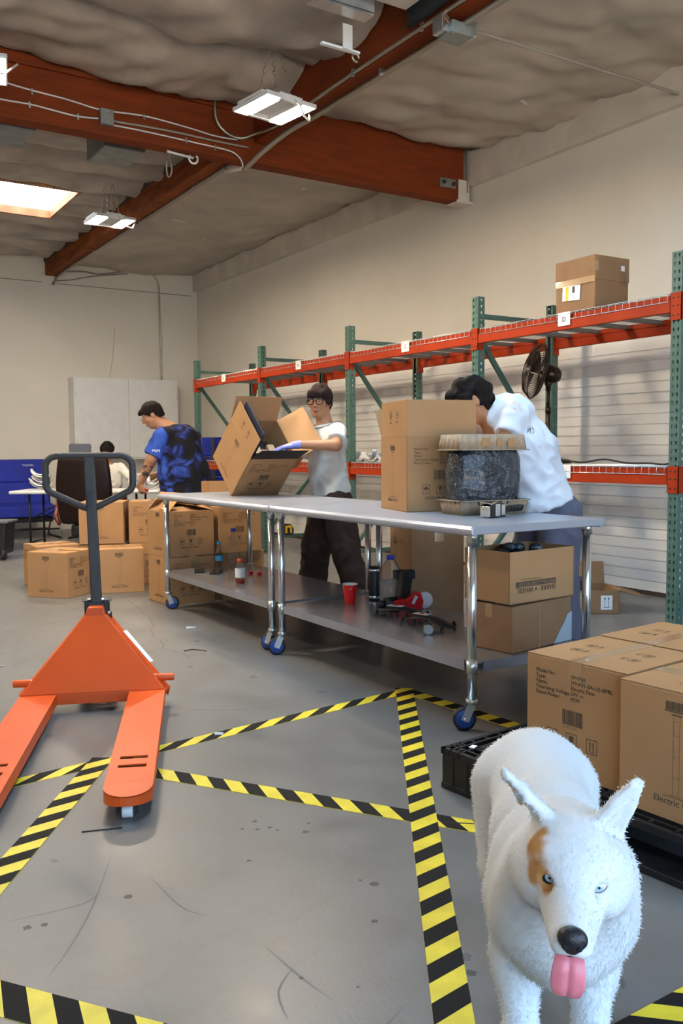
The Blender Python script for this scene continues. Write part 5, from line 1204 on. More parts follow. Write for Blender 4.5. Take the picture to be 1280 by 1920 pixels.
# ================================================================ FIGURES: smooth blended volumes turned into one continuous skin
class Vol:
    def __init__(s, lo, hi, h):
        s.h = h; s.lo = np.array(lo, float); s.n = np.ceil((np.array(hi)-s.lo)/h).astype(int)+1
        s.d = np.full(tuple(s.n), .05, np.float32)
    def _loc(s, lo, hi, m):
        a = np.clip(np.floor((np.array(lo)-m-s.lo)/s.h).astype(int), 0, s.n); b_ = np.clip(np.ceil((np.array(hi)+m-s.lo)/s.h).astype(int)+1, 0, s.n)
        if (b_ <= a).any(): return None, None
        ax = [s.lo[i]+s.h*np.arange(a[i], b_[i]) for i in range(3)]
        X, Y, Z = np.meshgrid(*ax, indexing='ij'); return tuple(slice(a[i], b_[i]) for i in range(3)), np.stack([X, Y, Z], -1)
    def _put(s, sl, d, k, mode):
        D = s.d[sl]; d = d.astype(np.float32)
        if mode == 'add':
            if k > 0: hh = np.clip(.5+.5*(D-d)/k, 0, 1); r = D*(1-hh)+d*hh-k*hh*(1-hh)
            else: r = np.minimum(D, d)
        else:
            d = -d
            if k > 0: hh = np.clip(.5-.5*(D-d)/k, 0, 1); r = D*(1-hh)+d*hh+k*hh*(1-hh)
            else: r = np.maximum(D, d)
        s.d[sl] = r
    def cap(s, a, b, ra, rb=None, k=.02, mode='add', flat=None):
        rb = ra if rb is None else rb; a = np.array(a, float); b = np.array(b, float); R = max(ra, rb)
        sl, P = s._loc(np.minimum(a, b)-R, np.maximum(a, b)+R, .05)
        if sl is None: return s
        ab = b-a; t = np.clip(((P-a)@ab)/max(1e-9, ab@ab), 0, 1); q = P-(a+t[..., None]*ab)
        if flat is not None:    # flatten along direction flat=(vec, factor)
            v = np.array(flat[0], float); v /= np.linalg.norm(v); q = q+(q@v)[..., None]*v*(1/flat[1]-1)
        s._put(sl, np.linalg.norm(q, axis=-1)-(ra+(rb-ra)*t), k, mode); return s
    def ell(s, c, r, ax=None, k=.02, mode='add'):
        c = np.array(c, float); r = np.array(r, float); R = r.max()
        sl, P = s._loc(c-R, c+R, .05)
        if sl is None: return s
        q = P-c
        if ax is not None: q = q@np.array(ax, float).T
        k0 = np.linalg.norm(q/r, axis=-1); k1 = np.linalg.norm(q/(r*r), axis=-1)+1e-9
        s._put(sl, k0*(k0-1)/k1, k, mode); return s
    def plane(s, p, n, k=.0):     # keep the side opposite to n
        n = np.array(n, float); n /= np.linalg.norm(n); sl, P = s._loc(s.lo, s.lo+s.h*s.n, 0)
        s._put(sl, -((P-np.array(p))@n), k, 'sub'); return s
    def mesh(s, name, m, noise=0., nsc=10., seed=0, lap=1, ridge=1.5):
        if noise and ridge: lap = 4
        d = s.d; sg = d < 0; n = d.shape
        c = [sg[i:n[0]-1+i, j:n[1]-1+j, k:n[2]-1+k] for i in (0, 1) for j in (0, 1) for k in (0, 1)]
        act = np.any(c, 0) & ~np.all(c, 0); idx = np.full(act.shape, -1, np.int64); cells = np.argwhere(act); idx[act] = np.arange(len(cells))
        acc = np.zeros((len(cells), 3)); cnt = np.zeros(len(cells)); off = [(i, j, k) for i in (0, 1) for j in (0, 1) for k in (0, 1)]
        for a in off:
            for ax in range(3):
                if a[ax]: continue
                b = list(a); b[ax] = 1; b = tuple(b)
                A = cells+np.array(a); B_ = cells+np.array(b); da = d[tuple(A.T)]; db = d[tuple(B_.T)]; cr = (da < 0) != (db < 0)
                t = np.where(cr, da/np.where(cr, da-db, 1), 0)
                acc += np.where(cr[:, None], A+t[:, None]*(B_-A), 0); cnt += cr
        V = s.lo+s.h*(acc/np.maximum(cnt, 1)[:, None])
        F = []
        for ax in range(3):
            u, v = (ax+1) % 3, (ax+2) % 3
            sa = [slice(0, n[i]) for i in range(3)]; sb = list(sa); sa[ax] = slice(0, n[ax]-1); sb[ax] = slice(1, n[ax])
            e = sg[tuple(sa)] != sg[tuple(sb)]; P = np.argwhere(e); fl = sg[tuple(sa)][e]
            ok = (P[:, u] > 0) & (P[:, v] > 0) & (P[:, u] < n[u]-1) & (P[:, v] < n[v]-1); P = P[ok]; fl = fl[ok]
            q = []
            for du, dv in ((1, 1), (0, 1), (0, 0), (1, 0)):
                Q = P.copy(); Q[:, u] -= du; Q[:, v] -= dv; q.append(idx[tuple(Q.T)])
            q = np.stack(q, 1); q[~fl] = q[~fl][:, ::-1]; F.append(q)
        F = np.concatenate(F); F = F[(F >= 0).all(1)]
        for _ in range(lap):
            S_ = np.zeros_like(V); C_ = np.zeros(len(V))
            for a, b in ((0, 1), (1, 2), (2, 3), (3, 0)):
                np.add.at(S_, F[:, a], V[F[:, b]]); np.add.at(C_, F[:, a], 1); np.add.at(S_, F[:, b], V[F[:, a]]); np.add.at(C_, F[:, b], 1)
            V = V*.5+.5*S_/np.maximum(C_, 1)[:, None]
        me = bpy.data.meshes.new(name); me.vertices.add(len(V)); me.vertices.foreach_set('co', V.astype(np.float32).ravel())
        me.loops.add(F.size); me.loops.foreach_set('vertex_index', F.astype(np.int32).ravel())
        me.polygons.add(len(F)); me.polygons.foreach_set('loop_start', (np.arange(len(F))*4).astype(np.int32)); me.polygons.foreach_set('loop_total', np.full(len(F), 4, np.int32))
        me.polygons.foreach_set('use_smooth', np.ones(len(F), bool)); me.update(calc_edges=True); me.validate()
        if noise:
            nn = np.zeros(len(V)*3, np.float32); me.vertices.foreach_get('normal', nn); nn = nn.reshape(-1, 3)
            dv = np.array([mn.fractal(Vector((p[0]*nsc+seed, p[1]*nsc, p[2]*nsc*.8)), 1.0, 2.0, 2)-ridge*abs(mn.noise(Vector((p[0]*nsc*1.3+p[2]*nsc*.9+seed, p[1]*nsc*1.3, p[2]*nsc*1.1-p[0]*nsc*.5)))) for p in V])
            dv = dv+(.55 if ridge else 0); me.vertices.foreach_set('co', (V+nn*dv[:, None]*noise).astype(np.float32).ravel()); me.update()
        me.materials.append(M[m] if isinstance(m, str) else m); return me
def nrm(v): v = np.array(v, float); return v/np.linalg.norm(v)
def frame(f, u=(0, 0, 1)):
    f = nrm(f); l = nrm(np.cross(np.array(u, float), f)); u = np.cross(f, l); return f, l, u
def head(S, C, f, u=(0, 0, 1), s=1., jaw=1.):
    C = np.array(C, float); f, l, u = frame(f, u); A = np.array([f, l, u]); P = lambda a, b, c: C+(f*a+l*b+u*c)*s
    S.ell(P(-.012, 0, .022), (.096*s, .076*s, .098*s), A, 0)
    S.ell(P(.022, 0, -.040), (.068*s, .060*s*jaw, .080*s), A, .03)
    S.ell(P(.055, 0, -.095), (.030*s, .030*s*jaw, .022*s), A, .025)
    for e in (-1, 1):
        S.cap(P(-.005, e*.055*jaw, -.055), P(.050, e*.024, -.092), .016*s, .015*s, .025)
        S.ell(P(.062, e*.045, -.020), (.022*s, .020*s, .020*s), A, .02)
        S.cap(P(.078, e*.012, .028), P(.070, e*.048, .026), .011*s, .009*s, .012)
        S.ell(P(.098, e*.031, .006), (.018*s, .017*s, .012*s), A, .008, 'sub')
        S.ell(P(.072, e*.031, .006), (.016*s, .016*s, .013*s), A, .004)
        S.ell(P(-.010, e*.081, -.006), (.021*s, .009*s, .032*s), A, .006); S.ell(P(-.008, e*.094, -.004), (.012*s, .008*s, .018*s), A, .004, 'sub')
        S.ell(P(.100, e*.012, -.030), (.010*s, .009*s, .008*s), A, .006)
    S.cap(P(.084, 0, .018), P(.108, 0, -.022), .0085*s, .0125*s, .012)
    S.ell(P(.086, 0, -.058), (.016*s, .024*s, .0075*s), A, .006); S.ell(P(.084, 0, -.069), (.015*s, .021*s, .0075*s), A, .006)
    S.ell(P(.105, 0, -.0635), (.012*s, .020*s, .0018*s), A, .003, 'sub')
    return P, A
def face_bits(par, P, A, s=1., lipm='lips'):
    for e in (-1, 1):
        c = P(.073, e*.031, .006); o = obj('eye', MB().ball(tuple(c), .0125*s, 8), 'eyewhite', par)
        c2 = P(.0835, e*.030, .003); obj('pupil', MB().ball(tuple(c2), .0052*s, 6), 'pupil', o)
    mb = MB(); pts = [tuple(P(.099-.25*abs(b)**1.3*.6, b, -.0615)) for b in np.linspace(-.021, .021, 7)]
    mb.tube(pts, [.0015, .003, .0042, .0045, .0042, .003, .0015], 6); pts = [tuple(P(.098-.25*abs(b)**1.3*.6, b, -.0685)) for b in np.linspace(-.019, .019, 7)]
    mb.tube(pts, [.0015, .0032, .0048, .005, .0048, .0032, .0015], 6); obj('lips', mb, lipm, par)
def hand(S, W, d, palm_n, thumb_side, s=1., curl=(.5, .6, .7, .8), spread=.0):
    """W wrist, d direction of the hand, palm_n normal out of the palm, thumb_side +-1; five separate fingers"""
    W = np.array(W, float); d = nrm(d); n = nrm(np.array(palm_n)-d*np.dot(palm_n, d)); t = np.cross(n, d)*thumb_side
    S.cap(W, W+d*.05*s, .021*s, .024*s, .015, flat=(n, .72)); 
    for i, o in enumerate((.027, .009, -.009, -.026)): S.cap(W+d*.04*s+t*o*s*.7, W+d*.085*s+t*o*s, .014*s, .0115*s, .012)
    for i, (o, L) in enumerate(((.028, .072), (.010, .080), (-.009, .075), (-.027, .060))):
        p = W+d*.085*s+t*o*s; dd = d+t*spread*(1.5-i)*.3; 
        a = 0
        for j, fr in enumerate((.45, .30, .25)):
            a += curl[i]*(.9 if j == 0 else 1.); q = p+(nrm(dd)*cos(a)+n*sin(a))*L*fr*s
            S.cap(p, q, (.0095-.0008*j)*s, (.0088-.0010*j)*s, .003); p = q
    p = W+d*.02*s+t*.022*s; q = p+(d*.45+t*.8+n*.25)*.040*s; S.cap(p, q, .013*s, .0115*s, .010); r = q+(d*.85+t*.15+n*.5)*.032*s; S.cap(q, r, .0112*s, .010*s, .004); S.cap(r, r+(d*.9-t*.1+n*.5)*.024*s, .010*s, .0085*s, .003)
def limb(S, pts, rad, k=.015):
    for i in range(len(pts)-1): S.cap(pts[i], pts[i+1], rad[i], rad[i+1], k)
def v3(*a): return np.array(a, float)

# ---------------------------------------------------------------- man in glasses and cream T-shirt behind the far table
pB = thing('person', 'person in a cream T-shirt, black glasses and brown trousers reaching into the tipped carton', 'person', (3.45, 5.62, 0))
inv = Vector((3.45, 5.62, 0))
def sub(par, name, me, base, **k):
    o = link(name, me, par, **k); o.location = -Vector(base); return o
HC = v3(3.385, 5.625, 1.575); Ff = v3(-.76, -.64, -.10)
S_ = Vol((2.85, 5.05, 0), (3.72, 6.15, 1.72), .006)
P, A = head(S_, HC, Ff, s=.98, jaw=.93)
S_.cap(HC+v3(.02, .0, -.07), (3.425, 5.62, 1.40), .052, .060, .03)
S_.cap((3.435, 5.47, 1.345), (3.435, 5.79, 1.345), .055, .055, .03); S_.ell((3.44, 5.63, 1.22), (.10, .165, .20), None, .04); S_.ell((3.45, 5.62, .98), (.08, .12, .16), None, .05)
sh, el, wr = v3(3.43, 5.46, 1.345), v3(3.325, 5.31, 1.250), v3(3.09, 5.425, 1.256)
limb(S_, [sh, el], [.050, .041]); limb(S_, [el, wr], [.043, .027])
limb(S_, [v3(3.43, 5.80, 1.34), v3(3.33, 5.93, 1.12), v3(3.19, 5.86, 1.10)], [.050, .040, .028])
hand(S_, (3.19, 5.86, 1.10), (-.6, -.7, .1), (-.5, .5, 0), 1, curl=(.3, .3, .35, .4))
for hx_, kx, fx in (((3.46, 5.52, .90), (3.47, 5.40, .48), (3.53, 5.27, .08)), ((3.46, 5.72, .90), (3.46, 5.84, .48), (3.50, 5.97, .08))):
    limb(S_, [v3(*hx_), v3(*kx), v3(*fx)], [.085, .055, .040]); S_.cap((fx[0], fx[1], .05), (fx[0]-.13, fx[1]-.02, .03), .040, .034, .02)
body = sub(pB, 'body', S_.mesh('body', 'skin_lit'), inv)
Gv = Vol((2.82, 5.25, 1.1), (3.22, 5.68, 1.34), .004)
Gv.cap(wr, wr+v3(-.10, .035, -.01)*.3, .031, .028, .01); hand(Gv, wr+v3(-.02, .006, -.004), (-.90, .40, -.14), (0, .1, -1), 1, s=1.08, curl=(.22, .25, .3, .35)); Gv.plane((3.108, 5.41, 1.245), (1, -.3, .05))
sub(pB, 'nitrile_glove', Gv.mesh('nitrile_glove', 'glove'), inv)
T_ = Vol((3.15, 5.2, .80), (3.75, 6.0, 1.48), .007)
T_.ell((3.435, 5.62, 1.28), (.125, .205, .13), None, .0); T_.cap((3.435, 5.46, 1.335), (3.435, 5.80, 1.335), .068, .068, .04)
T_.cap((3.445, 5.62, 1.22), (3.47, 5.60, .84), .135, .150, .05, flat=((0, 1, 0), 1.30))
T_.cap(sh, sh+(el-sh)*.75, .068, .070, .03); T_.plane(sh+(el-sh)*.78, el-sh); 
T_2 = Vol((3.15, 5.2, .80), (3.75, 6.0, 1.48), .007)
# rebuild so that the sleeve cut does not cut the body
T_.d[:] = .05
T_.cap(sh, sh+(el-sh)*1.1, .066, .072, .0); T_.plane(sh+(el-sh)*.72, el-sh)
b2 = v3(3.43, 5.80, 1.34); e2 = v3(3.33, 5.93, 1.12); T_2.cap(b2, b2+(e2-b2)*1.1, .066, .072, 0); T_2.plane(b2+(e2-b2)*.65, e2-b2); T_.d = np.minimum(T_.d, T_2.d)
T_.ell((3.435, 5.62, 1.28), (.120, .195, .12), None, .02); T_.cap((3.435, 5.47, 1.335), (3.435, 5.79, 1.335), .064, .064, .03)
T_.cap((3.445, 5.62, 1.22), (3.465, 5.61, .78), .120, .142, .05, flat=((0, 1, 0), 1.35))
T_.plane((3.4, 5.6, .865), (.05, -.12, -1)); T_.ell((3.40, 5.625, 1.445), (.085, .085, .062), None, .006, 'sub')
sub(pB, 't_shirt', T_.mesh('t_shirt', 'tee', noise=.012, nsc=7), inv)
sub(pB, 'shirt_collar', MB().tube([(3.410+.072*cos(a), 5.625+.078*sin(a), 1.402+.016*cos(a)) for a in [2*pi*i/28 for i in range(28)]], .010, 8, closed=True).mesh('shirt_collar', M['tee']), inv)
L_ = Vol((3.15, 5.0, 0), (3.80, 6.25, 1.0), .008)
L_.ell((3.465, 5.62, .87), (.112, .145, .12), None, 0)
limb(L_, [v3(3.46, 5.53, .85), v3(3.48, 5.42, .48), v3(3.53, 5.28, .10)], [.115, .105, .105], .02); limb(L_, [v3(3.46, 5.71, .85), v3(3.47, 5.83, .48), v3(3.50, 5.96, .10)], [.115, .105, .105], .02)
L_.plane((0, 0, .055), (0, 0, -1)); L_.plane((0, 0, .915), (0, 0, 1))
sub(pB, 'trousers', L_.mesh('trousers', 'pants', noise=.014, nsc=6), inv)
for fx in ((3.53, 5.27), (3.50, 5.97)): sub(pB, 'shoe', Vol((3.2, 5.1, 0), (3.7, 6.1, .14), .007).cap((fx[0]+.02, fx[1], .045), (fx[0]-.15, fx[1]-.02, .035), .046, .040, .0).plane((0, 0, .004), (0, 0, -1)).mesh('shoe', 'black'), inv)
P2 = P
face_bits(body, P, A, .98); 
def hair_mesh(C, f, u, s, m, fringe=.035, side=-.02, back=-.10, puff=1., noise=.006, nsc=26, seed=0, res=.005, tilt=0):
    f, l, u = frame(f, u); A = np.array([f, l, u]); C = np.array(C, float); Pp = lambda a, b, c: C+(f*a+l*b+u*c)*s
    H = Vol(C-.2, C+.2, res)
    H.ell(Pp(-.016, 0, .030), (.108*s*puff, .088*s*puff, .104*s*puff), A, 0); H.ell(Pp(-.045, 0, -.02), (.070*s*puff, .078*s*puff, .085*s), A, .02)
    H.ell(Pp(.070, 0, .065), (.042*s*puff, .066*s*puff, .034*s*puff), A, .02)
    # clear the face: below the fringe in front, around the ears, nape
    F_ = Vol(C-.2, C+.2, res); F_.ell(Pp(.085, 0, fringe-.085), (.075*s, .105*s, .085*s), A, 0); F_.ell(Pp(.02, 0, side-.075), (.085*s, .13*s, .075*s), A, .0)
    H.d = np.maximum(H.d, -F_.d); H.plane(Pp(0, 0, back), -u)
    return H.mesh('hair', m, noise=noise, nsc=nsc, seed=seed, ridge=0)
h_ = sub(pB, 'hair', hair_mesh(HC, Ff, (0, 0, 1), .98, 'hair2', fringe=.030, side=-.005, back=-.075, puff=1.04, noise=.010, nsc=22), inv)
# glasses
g = MB()
for e in (-1, 1):
    pts = []
    for k in range(20):
        a = 2*pi*k/20; ca, sa = cos(a), sin(a); q = 1/((abs(ca)**4+abs(sa)**4)**.25)
        pts.append(tuple(P(.110-.10*abs(e*.035+.027*ca*q)**1.2*.6, e*.035+.027*ca*q*.98, .004+.0195*sa*q)))
    g.tube(pts, .0036, 6, closed=True); g.tube([tuple(P(.104, e*.062, .014)), tuple(P(.05, e*.080, .012)), tuple(P(-.015, e*.086, .008))], .0032, 6)
g.tube([tuple(P(.112, -.009, .012)), tuple(P(.114, 0, .014)), tuple(P(.112, .009, .012))], .0035, 6)
for e in (-1, 1): sub(body, 'eyebrow', MB().tube([tuple(P(.101, e*.014, .026)), tuple(P(.098, e*.032, .031)), tuple(P(.084, e*.050, .027))], [.003, .0042, .002], 6).mesh('eyebrow', M['hair2']), (0, 0, 0))
gl = sub(pB, 'glasses', g.mesh('glasses', M['black']), inv)

# ---------------------------------------------------------------- man bending into the upright carton
pC = thing('person', 'person in a white T-shirt and slate trousers bending head down over the upright carton', 'person', (3.58, 3.5, 0))
invC = Vector((3.58, 3.5, 0))
HC = v3(3.20, 3.715, 1.475); Ff = v3(-.80, .42, -.42)
S_ = Vol((2.85, 3.05, 0), (3.95, 4.15, 1.68), .007)
P, A = head(S_, HC, Ff, u=(-.35, .2, .9), s=1.0)
S_.cap(HC+v3(.03, -.01, -.05), (3.33, 3.64, 1.38), .055, .062, .03)
shn, shf = v3(3.315, 3.50, 1.40), v3(3.40, 3.81, 1.40)
S_.cap(shn, shf, .055, .055, .03); S_.cap((3.37, 3.63, 1.33), (3.52, 3.52, 1.02), .12, .13, .05); S_.ell((3.56, 3.5, .93), (.13, .15, .12), None, .05)
eln, wrn = v3(3.215, 3.475, 1.20), v3(3.05, 3.66, 1.16)
limb(S_, [shn, eln, wrn], [.050, .042, .030]); hand(S_, wrn, (-.6, .6, -.5), (-.4, -.6, -.4), -1)
limb(S_, [shf, v3(3.30, 3.99, 1.28), v3(3.12, 3.90, 1.30)], [.050, .042, .030]); hand(S_, (3.12, 3.90, 1.30), (-.8, -.3, -.5), (0, -.3, -1), 1)
for hx_, kx, fx in (((3.57, 3.42, .90), (3.55, 3.40, .48), (3.60, 3.38, .08)), ((3.57, 3.60, .90), (3.57, 3.66, .48), (3.62, 3.70, .08))):
    limb(S_, [v3(*hx_), v3(*kx), v3(*fx)], [.085, .055, .040]); S_.cap((fx[0], fx[1], .05), (fx[0]-.13, fx[1]+.05, .03), .040, .034, .02)
body = sub(pC, 'body', S_.mesh('body', 'skin_lit'), invC); face_bits(body, P, A)
C1 = Vol((3.05, 3.1, .80), (3.95, 4.05, 1.55), .007); C2 = Vol((3.05, 3.1, .80), (3.95, 4.05, 1.55), .007)
C1.cap(shn, shn+(eln-shn)*1.1, .070, .078, 0); C1.plane(shn+(eln-shn)*.55, eln-shn)
e3 = v3(3.30, 3.99, 1.28); C2.cap(shf, shf+(e3-shf)*1.1, .070, .078, 0); C2.plane(shf+(e3-shf)*.7, e3-shf); C1.d = np.minimum(C1.d, C2.d)
C1.cap(shn+v3(.03, .01, 0), shf, .072, .072, .03); C1.cap((3.39, 3.62, 1.37), (3.46, 3.56, 1.20), .140, .155, .05, flat=((.3, 1, 0), 1.1)); C1.cap((3.46, 3.56, 1.20), (3.545, 3.50, .86), .155, .170, .06, flat=((.3, 1, 0), 1.08))
C1.plane((3.6, 3.45, .935), (.30, -.05, -1)); C1.cap((3.36, 3.64, 1.40), (3.325, 3.66, 1.425), .085, .070, .03); C1.cap((3.325, 3.66, 1.425), (3.24, 3.70, 1.47), .060, .062, .004, 'sub')
sub(pC, 't_shirt', C1.mesh('t_shirt', 'tee2', noise=.018, nsc=8, seed=4), invC)
L_ = Vol((3.2, 3.05, 0), (3.95, 4.0, 1.05), .008); L_.ell((3.555, 3.49, .90), (.145, .155, .13), None, 0)
limb(L_, [v3(3.58, 3.42, .86), v3(3.56, 3.40, .48), v3(3.60, 3.38, .09)], [.125, .105, .095], .02); limb(L_, [v3(3.58, 3.58, .86), v3(3.58, 3.66, .48), v3(3.62, 3.70, .09)], [.125, .105, .095], .02)
L_.plane((0, 0, .05), (0, 0, -1)); L_.plane((3.6, 3.5, .97), (0, 0, 1)); sub(pC, 'trousers', L_.mesh('trousers', 'pants2', noise=.014, nsc=6, seed=9), invC)
for fx in ((3.60, 3.38), (3.62, 3.70)): sub(pC, 'shoe', Vol((3.2, 3.2, 0), (3.9, 4.0, .14), .007).cap((fx[0]+.02, fx[1], .045), (fx[0]-.15, fx[1]+.05, .035), .046, .040, .0).plane((0, 0, .004), (0, 0, -1)).mesh('shoe', 'black'), invC)
sub(pC, 'hair', hair_mesh(HC, Ff, (-.35, .2, .9), 1.0, 'hair', fringe=.050, side=-.01, back=-.075, puff=1.06, noise=.022, nsc=17, seed=3), invC)
# pale red and grey print down the back of the shirt
nt = M['tee2'].node_tree; b = nt.nodes['Principled BSDF']; tc = nt.nodes.new('ShaderNodeTexCoord'); prev = None
for c, r, col, sc_ in (((3.398, 3.410, 1.224), .013, (.75, .12, .12), 150), ((3.403, 3.407, 1.197), .010, (.25, .27, .40), 190), ((3.364, 3.432, 1.309), .014, (.15, .15, .17), 110), ((3.30, 3.47, 1.43), .024, (.80, .55, .56), 40)):
    v = nt.nodes.new('ShaderNodeVectorMath'); v.operation = 'DISTANCE'; nt.links.new(tc.outputs['Object'], v.inputs[0]); v.inputs[1].default_value = c
    m = nt.nodes.new('ShaderNodeMapRange'); m.inputs[1].default_value = r*2.2; m.inputs[2].default_value = r*1.5; nt.links.new(v.outputs['Value'], m.inputs[0])
    n_ = nt.nodes.new('ShaderNodeTexNoise'); n_.inputs['Scale'].default_value = sc_; nt.links.new(tc.outputs['Object'], n_.inputs['Vector'])
    g2 = nt.nodes.new('ShaderNodeMapRange'); g2.inputs[1].default_value = .5; g2.inputs[2].default_value = .55; nt.links.new(n_.outputs['Fac'], g2.inputs[0])
    mu = nt.nodes.new('ShaderNodeMath'); mu.operation = 'MULTIPLY'; nt.links.new(m.outputs[0], mu.inputs[0]); nt.links.new(g2.outputs[0], mu.inputs[1])
    mx_ = nt.nodes.new('ShaderNodeMix'); mx_.data_type = 'RGBA'; nt.links.new(mu.outputs[0], mx_.inputs[0]); mx_.inputs[7].default_value = (*col, 1)
    if prev is None: mx_.inputs[6].default_value = (.76, .78, .84, 1)
    else: nt.links.new(prev, mx_.inputs[6])
    prev = mx_.outputs[2]
nt.links.new(prev, b.inputs['Base Color'])
def stick_print(par, base, C, nrm_, upv, build, m, name):
    n = Vector(nrm_).normalized(); u = Vector(upv); u = (u-n*u.dot(n)).normalized(); x = u.cross(n); pr = Print(C, x, u, off=0); build(pr); o = sub(par, name, pr.mesh(name, M[m]), base); return o

# ---------------------------------------------------------------- heavy man in the tie-dye shirt
pA = thing('person', 'person in a blue and black tie-dye T-shirt with a tattooed forearm, head bowed', 'person', (3.52, 8.62, 0))
invA = Vector((3.52, 8.62, 0))
HC = v3(3.235, 8.715, 1.590); Ff = v3(-.78, .34, -.52); Uu = (-.42, .2, .88)
S_ = Vol((2.9, 8.2, 0), (4.0, 9.15, 1.78), .007)
P, A = head(S_, HC, Ff, u=Uu, s=1.06, jaw=1.12)
S_.cap(HC+v3(.03, -.01, -.05), (3.40, 8.64, 1.44), .068, .085, .03)
shl, shr = v3(3.285, 8.555, 1.37), v3(3.66, 8.72, 1.37); ell_, wrl = v3(3.18, 8.60, 1.14), v3(3.105, 8.72, .905)
S_.cap(shl, shr, .07, .07, .04); S_.ell((3.50, 8.62, 1.18), (.19, .20, .22), None, .05); S_.ell((3.54, 8.6, .93), (.21, .22, .2), None, .05)
limb(S_, [shl, ell_], [.068, .056]); limb(S_, [ell_, wrl], [.058, .034]); hand(S_, wrl, (.08, .05, -1), (.75, .45, 0), 1, s=1.1, curl=(.75, .8, .85, .9))
limb(S_, [shr, v3(3.60, 8.92, 1.14), v3(3.40, 8.98, .98)], [.066, .055, .036]); hand(S_, (3.40, 8.98, .98), (-.8, 0, -.3), (0, -1, 0), 1)
for s in (-1, 1):
    a = v3(3.54+.11*s, 8.6+.05*s, .85); k_ = v3(3.53+.12*s, 8.62+.05*s, .46); f_ = v3(3.55+.13*s, 8.62+.05*s, .08)
    limb(S_, [a, k_, f_], [.105, .07, .05]); S_.cap((f_[0], f_[1], .05), (f_[0]-.10, f_[1]+.10, .03), .045, .038, .02)
M['skin_tattoo'] = mat('tattooed_skin', (.46, .25, .165), .5)
nt = M['skin_tattoo'].node_tree; b = nt.nodes['Principled BSDF']; tc = nt.nodes.new('ShaderNodeTexCoord')
n_ = nt.nodes.new('ShaderNodeTexNoise'); n_.inputs['Scale'].default_value = 26; n_.inputs['Detail'].default_value = 3; nt.links.new(tc.outputs['Object'], n_.inputs['Vector'])
r1 = nt.nodes.new('ShaderNodeValToRGB'); e = r1.color_ramp.elements; e[0].position = .53; e[1].position = .57; e[0].color = (0, 0, 0, 1); e[1].color = (1, 1, 1, 1); nt.links.new(n_.outputs['Fac'], r1.inputs[0])
sp_ = nt.nodes.new('ShaderNodeSeparateXYZ'); nt.links.new(tc.outputs['Object'], sp_.inputs[0])
def band(sock, lo, hi, soft_):
    m_ = nt.nodes.new('ShaderNodeMapRange'); m_.interpolation_type = 'SMOOTHSTEP'; m_.inputs[1].default_value = lo-soft_; m_.inputs[2].default_value = lo+soft_; nt.links.new(sock, m_.inputs[0])
    m2 = nt.nodes.new('ShaderNodeMapRange'); m2.interpolation_type = 'SMOOTHSTEP'; m2.inputs[1].default_value = hi+soft_; m2.inputs[2].default_value = hi-soft_; nt.links.new(sock, m2.inputs[0])
    mm = nt.nodes.new('ShaderNodeMath'); mm.operation = 'MULTIPLY'; nt.links.new(m_.outputs[0], mm.inputs[0]); nt.links.new(m2.outputs[0], mm.inputs[1]); return mm.outputs[0]
bz_ = band(sp_.outputs[2], .96, 1.12, .01); bx_ = band(sp_.outputs[0], 2.9, 3.28, .01)
mm = nt.nodes.new('ShaderNodeMath'); mm.operation = 'MULTIPLY'; nt.links.new(bz_, mm.inputs[0]); nt.links.new(bx_, mm.inputs[1])
m3_ = nt.nodes.new('ShaderNodeMath'); m3_.operation = 'MULTIPLY'; nt.links.new(mm.outputs[0], m3_.inputs[0]); nt.links.new(r1.outputs[0], m3_.inputs[1])
mc = nt.nodes.new('ShaderNodeMix'); mc.data_type = 'RGBA'; mc.inputs[6].default_value = (.46, .225, .13, 1); mc.inputs[7].default_value = (.07, .05, .045, 1); nt.links.new(m3_.outputs[0], mc.inputs[0]); nt.links.new(mc.outputs[2], b.inputs['Base Color'])
body = sub(pA, 'body', S_.mesh('body', 'skin_tattoo'), invA); face_bits(body, P, A, 1.06)
M['tiedye'] = mat('tie_dye_cotton', (.02, .08, .42), .9, bump=.2, bscale=14)
nt = M['tiedye'].node_tree; b = nt.nodes['Principled BSDF']; tc = nt.nodes.new('ShaderNodeTexCoord')
n_ = nt.nodes.new('ShaderNodeTexNoise'); n_.inputs['Scale'].default_value = 6.5; n_.inputs['Detail'].default_value = 4; n_.inputs['Distortion'].default_value = .8; nt.links.new(tc.outputs['Object'], n_.inputs['Vector'])
sp_ = nt.nodes.new('ShaderNodeSeparateXYZ'); nt.links.new(tc.outputs['Object'], sp_.inputs[0])
r1 = nt.nodes.new('ShaderNodeValToRGB'); e = r1.color_ramp.elements; e[0].position = .50; e[1].position = .72; e[0].color = (.004, .004, .006, 1); e[1].color = (.035, .10, .50, 1)
e2_ = r1.color_ramp.elements.new(.58); e2_.color = (.008, .014, .10, 1)
